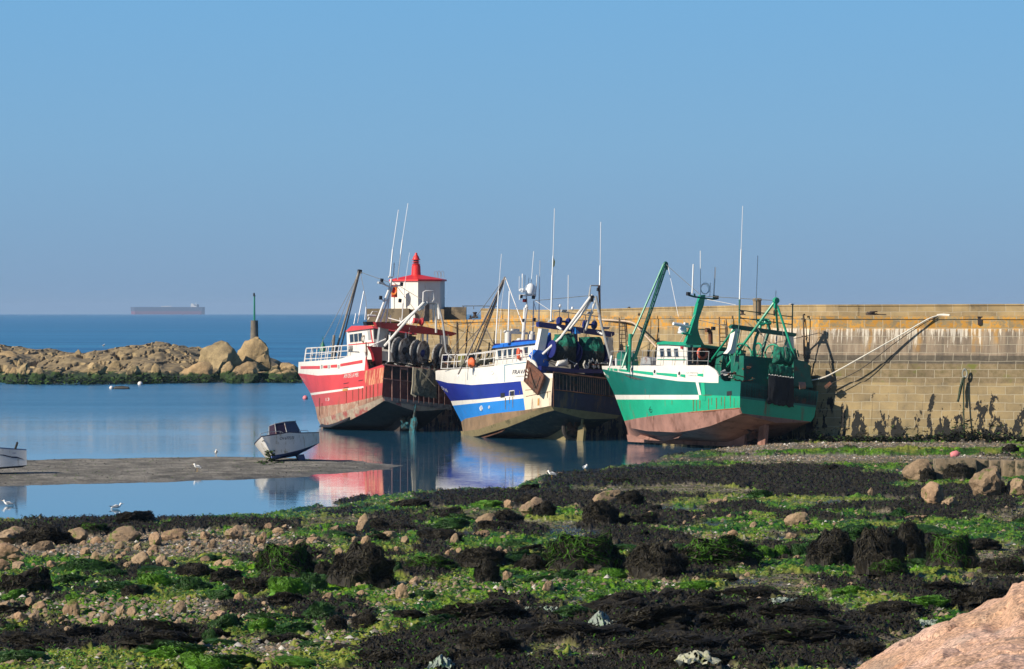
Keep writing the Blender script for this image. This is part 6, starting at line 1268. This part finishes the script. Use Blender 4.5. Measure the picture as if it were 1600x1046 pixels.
def pebbles(name, wt, n, r0, r1, mats, probs, seed):
    rs = np.random.default_rng(seed); x, y, z = pick(wt, n, rs); r = r0+(r1-r0)*rs.random(n)**3
    oc = np.array([[1,0,0],[.3,.9,0],[-.8,.5,0],[-.7,-.7,0],[.5,-.85,0],[.1,.1,.75],[0,0,-.4]]); fc = np.array([[0,1,5],[1,2,5],[2,3,5],[3,4,5],[4,0,5]])
    jit = oc[None]*rs.uniform(.7,1.25,(n,7,1))*r[:, None, None]; a = rs.uniform(0, 6.28, n); ca, sa = np.cos(a)[:, None], np.sin(a)[:, None]
    V = np.stack([jit[..., 0]*ca-jit[..., 1]*sa+x[:, None], jit[..., 0]*sa+jit[..., 1]*ca+y[:, None], jit[..., 2]+z[:, None]], -1).reshape(-1, 3); q = ((np.arange(n)*7)[:, None, None]+fc[None]).reshape(-1, 3)
    me = bpy.data.meshes.new(name); me.vertices.add(len(V)); me.vertices.foreach_set('co', V.astype(np.float32).ravel()); me.loops.add(q.size); me.loops.foreach_set('vertex_index', q.ravel().astype(np.int32))
    me.polygons.add(len(q)); me.polygons.foreach_set('loop_start', np.arange(0, q.size, 3, dtype=np.int32)); me.polygons.foreach_set('material_index', np.repeat(rs.choice(len(mats), n, p=probs), 5).astype(np.int32)); me.update(calc_edges=True)
    for m in mats: me.materials.append(m)
    o = bpy.data.objects.new(name, me); COL.objects.link(o); return tag(o, kind='stuff')
pm_ = [mat('pebble_tan', (.30,.22,.14), .85, .3, 2, bmp=0), mat('pebble_grey', (.20,.18,.15), .85, .3, 2, bmp=0), mat('shell_white', (.62,.58,.50), .6, .1, 2, bmp=0)]
pebbles('shells_and_pebbles', (GRID['p']*1.0+.05*(1-GRID['w']))*inframe*(~GRID['bar']), 15000, .025, .14, pm_, [.62,.30,.08], 4)
pebbles('gravel', sst(gX, 12, 17)*sst(gY, 254, 262)*inframe*(1-GRID['g']), 5000, .05, .14, pm_, [.40,.53,.07], 5)
pebbles('sandbar_litter', GRID['bar']*(gZ > .03)*1.0, 2500, .02, .07, [pm_[1], W1, W3], [.5,.3,.2], 6)
# ------------------------------------------------------------------ pink granite in the near right corner
def granite():
    # rounded ridges lying one behind the other, each with its own crest line and distance
    crests = [(40.0, [(700,1420),(1100,1165),(1240,1092),(1325,1048),(1400,1010),(1440,991),(1470,977),(1520,948),(1572,931),(1582,915),(1610,907),(1700,880),(1950,840)]),
              (36.2, [(700,1500),(1200,1180),(1380,1072),(1450,1034),(1472,1004),(1512,999),(1550,990),(1600,981),(1700,962),(1950,930)]),
              (32.6, [(700,1560),(1250,1170),(1400,1078),(1446,1047),(1487,1030),(1525,1016),(1560,1004),(1600,998),(1700,990),(1950,960)]),
              (29.4, [(700,1600),(1300,1170),(1450,1080),(1512,1047),(1540,1034),(1562,1027),(1600,1023),(1700,1020),(1950,1010)]),
              (26.4, [(700,1650),(1300,1230),(1450,1130),(1560,1080),(1600,1066),(1700,1050),(1950,1030)])]
    pxs_ = np.linspace(1000, 1900, 420); ds_ = np.concatenate([np.linspace(16, 25.4, 30), np.linspace(25.5, 44, 400)]); PXg, Y = np.meshgrid(pxs_, ds_); X = (PXg-800)/F*Y
    Z = np.full(X.shape, .2)
    for k, (Dk, cr) in enumerate(crests):
        cy = np.interp(PXg, [a for a, b_ in cr], [b_ for a, b_ in cr]); cy = cy+26*(fbm(X*2.2+k*9, X*0+k, 230+k, 3)-.5); Dl = Dk+1.4*(fbm(X*1.3, X*0+k*3, 240+k, 3)-.5)
        t = Y-Dl; py_ = cy+np.where(t < 0, 5.0*np.clip(-t, 0, 99)+6.5*np.clip(-t, 0, 99)**1.6, 0)+np.where(t > 0, 22*np.clip(t, 0, 99)**2, 0)
        Z = np.maximum(Z, CAM_H-(py_-YL)/F*Y)
    Z = Z+.16*(fbm(X*2.4, Y*1.1, 205, 5, .55)-.5)+.035*(fbm(X*9, Y*4, 207, 4)-.5)-.10*sst(np.abs(2*fbm(X*.9, Y*.5, 209, 3)-1), .05, 0)
    H, W_ = X.shape; idx = np.arange(H*W_).reshape(H, W_); q = np.stack([idx[:-1, :-1], idx[:-1, 1:], idx[1:, 1:], idx[1:, :-1]], -1).reshape(-1, 4)
    me = bpy.data.meshes.new('granite_outcrop'); og = Vector((5, 34, 1)); me.from_pydata((np.stack([X, Y, Z], -1).reshape(-1, 3)-np.array(og)).tolist(), [], q.tolist()); me.polygons.foreach_set('use_smooth', [True]*len(q))
    m, nt, bs = base_mat('pink_granite'); geo = nt.nodes.new('ShaderNodeNewGeometry').outputs['Position']
    c = ramp(nt, noise(nt, geo, .9, 5, .6, stretch=(1,.5,1)), [(.28, (.30,.23,.17)), (.45, (.52,.32,.20)), (.58, (.60,.39,.29)), (.75, (.48,.38,.29))])
    c = mixc(nt, math_(nt, 'MULTIPLY', rng(nt, noise(nt, geo, 2.2, 5, .7), .56, .68), .55), c, (.22,.20,.17,1))
    c = mixc(nt, math_(nt, 'MULTIPLY', rng(nt, noise(nt, geo, 1.5, 4, .7, stretch=(1,.6,1)), .58, .72), .6), c, (.58,.27,.12,1))
    v_ = N(nt, 'ShaderNodeTexVoronoi', Scale=42); nt.links.new(geo, v_.inputs['Vector']); c = mixc(nt, 1.0, c, ramp(nt, v_.outputs['Color'], [(.15, (.45,.43,.42)), (.5, (1,1,1)), (.9, (1.4,1.34,1.28))]), 'MULTIPLY')
    crk = noise(nt, geo, .7, 5, .75, stretch=(1,.35,1)); cm = math_(nt, 'ABSOLUTE', math_(nt, 'SUBTRACT', crk, .5));     nt.links.new(c, bs.inputs['Base Color']); bs.inputs['Roughness'].default_value = .85
    hh_ = noise(nt, geo, 6, 6, .7); nt.links.new(bump(nt, hh_, .9, .05), bs.inputs['Normal'])
    me.materials.append(m); o = bpy.data.objects.new('granite_outcrop', me); COL.objects.link(o); o.location = og; tag(o, 'smooth ridged pink granite rock filling the near right corner', 'rock')
granite()
# ------------------------------------------------------------------ small boats
def small_hull(bt, levels, W_, mats, matf, stemfoot, zk=.12): bt.hull(levels, W_, None, matf, mats, deck=.35, zk0=.22, stemfoot=stemfoot)
dh_w = mat('gel_white', (.78,.77,.75), .35, .06, 1.5, dirt=(.42,.36,.26,1), damt=.3, streak=(2,2,.6)); dh_b = mat('antifoul_blue', (.02,.06,.22), .6, .2, 2, dirt=(.05,.08,.09,1), damt=.4); navy = mat('trim_navy', (.01,.014,.06), .4, .1)
d = Boat('motor_boat', 480, .10, 259, 426, 723, 254.2, 19, 'small white motor boat with dark cabin aground on the sandbar'); d.root['category'] = 'motor boat'; del d.root['group']
dl = [([(408.5,681.5),(430,678.5),(452,674.8),(470,676),(503,675.2)], 1.0, 3.4), ([(409.2,683),(430,680),(452,676.3),(470,677.5),(503,676.7)], .985, 3.3), ([(424,712),(445,709),(470,703),(503,691)], .84, 2.2)]
d.hull(dl, 3.0, None, lambda j, px, tr: 1 if j == 0 else (0 if j == 1 else 2), [dh_w, navy, dh_b, mat('deck_white', (.6,.6,.58), .5, .08)], deck=.10, zk0=.25, stemfoot=(426,722))
d.text('registration', 'CH 677273', 436.5, 687.6, 4.4, 22, mat('navy_letters', (.02,.02,.05), .5, 0, bmp=0), slope=-1.2, shear=1)
Ld = d.sec[0][-1].x; zd_ = d.sec[0][30].z; cab = MB()
A_ = [(Ld*.30,.72),(Ld*.62,.66),(Ld*.74,.35)]
def ringp(z, k): return [Vector((Ld*.22,.78*k,z)), Vector((Ld*.58,.72*k,z)), Vector((Ld*.72,.30*k,z)), Vector((Ld*.72,-.30*k,z)), Vector((Ld*.58,-.72*k,z)), Vector((Ld*.22,-.78*k,z))]
def loft(name, r0, r1, m, parent, cap=True):
    n = len(r0); mb = MB(); mb.vf(r0+r1, [(i,(i+1)%n,n+(i+1)%n,n+i) for i in range(n)]+([tuple(range(n,2*n))] if cap else [])); return mb.build(name, m, parent)
cb = loft('cabin', ringp(zd_-.1, 1), ringp(zd_+.22, .92), MATS['deck_white'], d.root); r1 = [v+Vector((-.02*0,0,0)) for v in ringp(zd_+.23, .90)]; r2 = [Vector((v.x-.42*(1 if i in (1,2,3,4) else .0), v.y*.80, zd_+.98)) for i, v in enumerate(ringp(0, .9))]
ws = loft('windscreen', r1, r2, mat('windscreen_dark', (.035,.02,.035), .15, .1, bmp=0), cb); MB().tube(r2+[r2[0]], .03, 5).build('windscreen_frame', navy, cb)
loft('canopy', r2, [v+Vector((-.1,0,.07)) for v in r2], mat('canopy_grey', (.22,.20,.19), .7, .1), cb)
mb = MB()
for i in (1, 2, 3, 4): mb.tube([r1[i], r2[i]], .03, 5)
mb.build('window_post', grey_t, cb)
pr = [Vector((Ld*.60,.86,zd_)), Vector((Ld*.75,.66,zd_+.42)), Vector((Ld*.93,.26,zd_+.52)), Vector((Ld*.99,0,zd_+.52)), Vector((Ld*.93,-.26,zd_+.52)), Vector((Ld*.75,-.66,zd_+.42)), Vector((Ld*.60,-.86,zd_))]
mb = MB(); mb.tube(pr, .02, 5)
for i in (1, 2, 4, 5): mb.tube([pr[i], Vector((pr[i].x, pr[i].y*.95, zd_-.02))], .018, 5)
mb.build('bow_rail', grey_t, d.root); MB().tube([Vector((Ld*.04,.84,zd_)), Vector((Ld*.10,.84,zd_+.3)), Vector((Ld*.30,.84,zd_+.32)), Vector((Ld*.36,.84,zd_))], .018, 5).build('side_rail', grey_t, d.root)
MB().box((Ld*.9,0,zd_+.03), (.22,.12,.1)).tube([(Ld*.93,.0,zd_+.08),(Ld*1.02,0,zd_+.02)], .035, 6).build('anchor_roller', mat('roller_dark', (.04,.04,.04), .5), d.root)
MB().box((Ld*.66,.12,zd_+.30), (.26,.28,.22)).build('red_bag', mat('bag_red', (.55,.06,.04), .7), d.root)
MB().prism([(.35,-.05,-.15),(1.3,-.05,-.15),(1.5,-.05,.35),(.35,-.05,.35)], (0,.1,0)).build('skeg', dh_b, d.root)
pts = []
for i in range(60):
    t = random.random(); p = spot(420+random.gauss(0,10), 724+random.gauss(0,1.2)); pts.append((p.x, p.y, p.z, .08))
for i in range(60):
    h = d.hit(416+random.random()*12, 704+random.random()*18, .02)
    if h: q = d.M @ h; pts.append((q.x, q.y, q.z, .04))
tuft_cloud('algae_on_sandbar', pts, .09, [W3, W2, W1], None, None, per=8, seed=9, sq=.3)
l = Boat('motor_boat', 36, .08, 236.5, -112, 748, 234.5, 2, 'white motor boat with navy bottom cut off by the left picture edge'); l.root['category'] = 'motor boat'; del l.root['group']
ll = [([(-130,688),(-60,695),(0,699.3),(44,702.4)], 1.0, 2.2), ([(-129,690),(-60,697),(0,701.3),(44,704.2)], .99, 2.2), ([(-118,735),(-60,733),(0,730.4),(44,727)], .93, 1.9)]
l.hull(ll, 2.3, None, lambda j, px, tr: 1 if j == 0 else (0 if j == 1 else 2), [dh_w, mat('rub_blue', (.12,.2,.36), .5), navy, MATS['deck_white']], deck=.3, zk0=.45, stemfoot=(-112,748))
l.decal('stripe', [(-5,710.6),(5,710.6),(19,714),(19,715.6),(4,712)], navy); l.decal('stripe', [(18,713.6),(26,713.8),(38,718.4),(28,716.4),(18,715.8)], navy); l.text('maker_mark', 'mare', 19.5, 709.3, 1.8, 5.5, mat('letters_blue', (.05,.10,.3), .5, 0, bmp=0))
l.tubes('cleat', [[(24,701,.9),(25.5,697,.9),(27,692,.9),.07]], MATS['roller_dark'], .07)
# ------------------------------------------------------------------ gulls
gw = mat('gull_white', (.80,.80,.78), .6, .03, bmp=0); gg = mat('gull_grey', (.22,.24,.27), .6, .1, bmp=0); gk = mat('gull_black', (.02,.02,.02), .5, .1, bmp=0); gy = mat('gull_yellow', (.6,.35,.04), .5, .1, bmp=0)
def gull(pos, yaw, swim, label):
    e = empty('gull', pos); e.rotation_euler.z = yaw; tag(e, label, 'seagull'); zb = .02 if swim else .17
    prof = [(-.24,.02,.02),(-.17,.055,.06),(-.05,.085,.095),(.06,.08,.095),(.12,.06,.10),(.155,.04,.15),(.17,.036,.19),(.195,.040,.215),(.23,.030,.215),(.25,.01,.205)]
    vs = []; n = 10
    for i, (x, r, zc) in enumerate(prof):
        for k in range(n): t = 2*math.pi*k/n; tilt = 0 if i < 5 else .03; vs.append(Vector((x-math.sin(t)*tilt, r*math.cos(t), zb+zc+r*math.sin(t)*.95)))
    mb = MB(); mb.vf(vs, [(i*n+k, i*n+(k+1)%n, (i+1)*n+(k+1)%n, (i+1)*n+k) for i in range(len(prof)-1) for k in range(n)]+[tuple(range(n)), tuple((len(prof)-1)*n+k for k in range(n))]); mb.build('body', gw, e, True)
    for s_ in (-1, 1):
        w_ = MB().prism([(.10,s_*.088,zb+.16),(.0,s_*.10,zb+.165),(-.16,s_*.07,zb+.12),(-.30,s_*.03,zb+.10),(-.14,s_*.085,zb+.07),(.05,s_*.10,zb+.08)], (0,s_*.012,.0)).build('wing', gg, e); MB().prism([(-.22,s_*.055,zb+.122),(-.33,s_*.03,zb+.12),(-.24,s_*.06,zb+.09)], (0,s_*.014,0)).build('wing_tip', gk, w_)
        if not swim: MB().tube([(.0,s_*.035,zb+.03),(.0,s_*.035,0.01),(.05,s_*.035,0)], .008, 4).build('leg', gy, e)
    MB().lathe([(.014,0),(.010,.035),(0,.06)], (.245,0,zb+.205), 6, Matrix.Rotation(R(95),4,'Y')).build('beak', gy, e)
    e.scale = (1.15,)*3; return e
for px, py, sw, yaw, lb in [(138,718,0,2.9,'gull standing on the far edge of the sandbar on the left'),(338,713,0,-1.4,'gull standing upright on the sandbar behind the motor boat bow'),(309,737,0,2.6,'gull standing in the middle of the sandbar'),(862,748,0,2.7,'gull standing on the dark weed tip beside the channel'),(914,738,0,-1.2,'gull standing on weed right of the channel, below the blue trawler')]:
    p = spot(px, py); gull(p, yaw, False, lb)
for px, py, yaw, lb in [(182,796,.2,'gull swimming in the near channel left of centre'),(13,791,3.0,'gull swimming at the far left in front of the cut off boat')]: gull(G(px, py, -.02), yaw, True, lb)
p = P(162, 544, 590); gull(Vector((p.x, p.y, p.z+.1)), 1.0, False, 'tiny gull on the crest of the reef')
# ------------------------------------------------------------------ washed up scraps
sc_m = mat('scrap_pale', (.27,.32,.27), .8, .25, 6, dirt=(.10,.20,.08,1), damt=.5, dscale=6, bmp=.8, bscale=14); sc_w = mat('scrap_white', (.40,.40,.29), .8, .2, 6, dirt=(.2,.22,.06,1), damt=.45, dscale=5, bmp=.8, bscale=14)
def scrap(px, py, w_, h_, hz_, m, label, seed):
    p = spot(px, py); s_ = p.y/F; n, k = 34, 18; vs = []; Lx = w_*s_; Ly = h_*s_*9
    for i in range(n):
        for j in range(k):
            u, v = i/(n-1)-.5, j/(k-1)-.5; rag = 1-.45*abs(mnoise.noise(Vector((u*4, v*3, seed)))); x = u*Lx*rag+.12*Lx*mnoise.noise(Vector((v*3, seed, 1))); y = v*Ly*rag; r2_ = math.exp(-(u*u+v*v)*7)
            z = hz_*r2_+.10*mnoise.fractal(Vector((u*7, v*5, seed)), .8, 2.2, 4)+.05; gx_, gy_ = p.x+x, p.y+y; vs.append(Vector((gx_, gy_, p.z+max(z, -.02))))
    mb = MB(); mb.vf(vs+[v-Vector((0,0,.03)) for v in vs], [(i*k+j,(i+1)*k+j,(i+1)*k+j+1,i*k+j+1) for i in range(n-1) for j in range(k-1) if mnoise.noise(Vector((i*.35, j*.4, seed*2))) < .28])
    tag(mb.build('scrap_of_net', m, smooth=True, origin=p), label, 'fishing net scrap')
scrap(845,956,56,8,.05,sc_m,'flat pale grey scrap of netting lying in green weed near the middle',1)
scrap(938,982,46,9,.42,sc_m,'pale bluish heap of old net over a rock in the near middle',2)
scrap(978,978,50,5,.08,sc_m,'thin bluish tail of net trailing right from the heaped old net',3)
scrap(1090,1036,74,16,.22,sc_w,'ragged cream coloured net scrap near the bottom of the picture',4)
scrap(1225,943,56,6,.08,sc_m,'pale green strip of net in the weed right of the middle',5)
scrap(1456,978,40,7,.08,sc_m,'small pale scrap beside the pink granite rock',6)
scrap(690,1044,40,9,.25,sc_m,'pale green scrap at the bottom edge, left of the middle',7)
p = spot(1493, 714.5); e = empty('pink_float', p); e.rotation_euler = (R(14),R(72),R(20)); tag(e, 'faded pink plastic float lying on the green weed near the wall foot', 'float')
fpink = mat('faded_pink', (.75,.24,.25), .5, .12, 3); MB().lathe([(.0,-.28),(.20,-.26),(.25,-.1),(.24,.16),(.15,.27),(0,.29)], (-.16,0,0), 14).build('body', fpink, e, True); MB().lathe([(.06,.27),(.06,.36),(0,.37)], (-.16,0,0), 8).build('neck', fpink, e, True)
# ------------------------------------------------------------------ sea air
hm = bpy.data.materials.new('sea_haze'); hm.use_nodes = True; nt = hm.node_tree; nt.nodes.remove(nt.nodes['Principled BSDF']); pv = nt.nodes.new('ShaderNodeVolumePrincipled')
pv.inputs['Density'].default_value = 4.5e-5; pv.inputs['Color'].default_value = (.50,.72,1,1); pv.inputs['Anisotropy'].default_value = 0; nt.links.new(pv.outputs[0], nt.nodes['Material Output'].inputs['Volume'])
hz_o = MB().box((0,10000,22), (52000,38000,78)).build('haze', hm); tag(hz_o, kind='stuff')
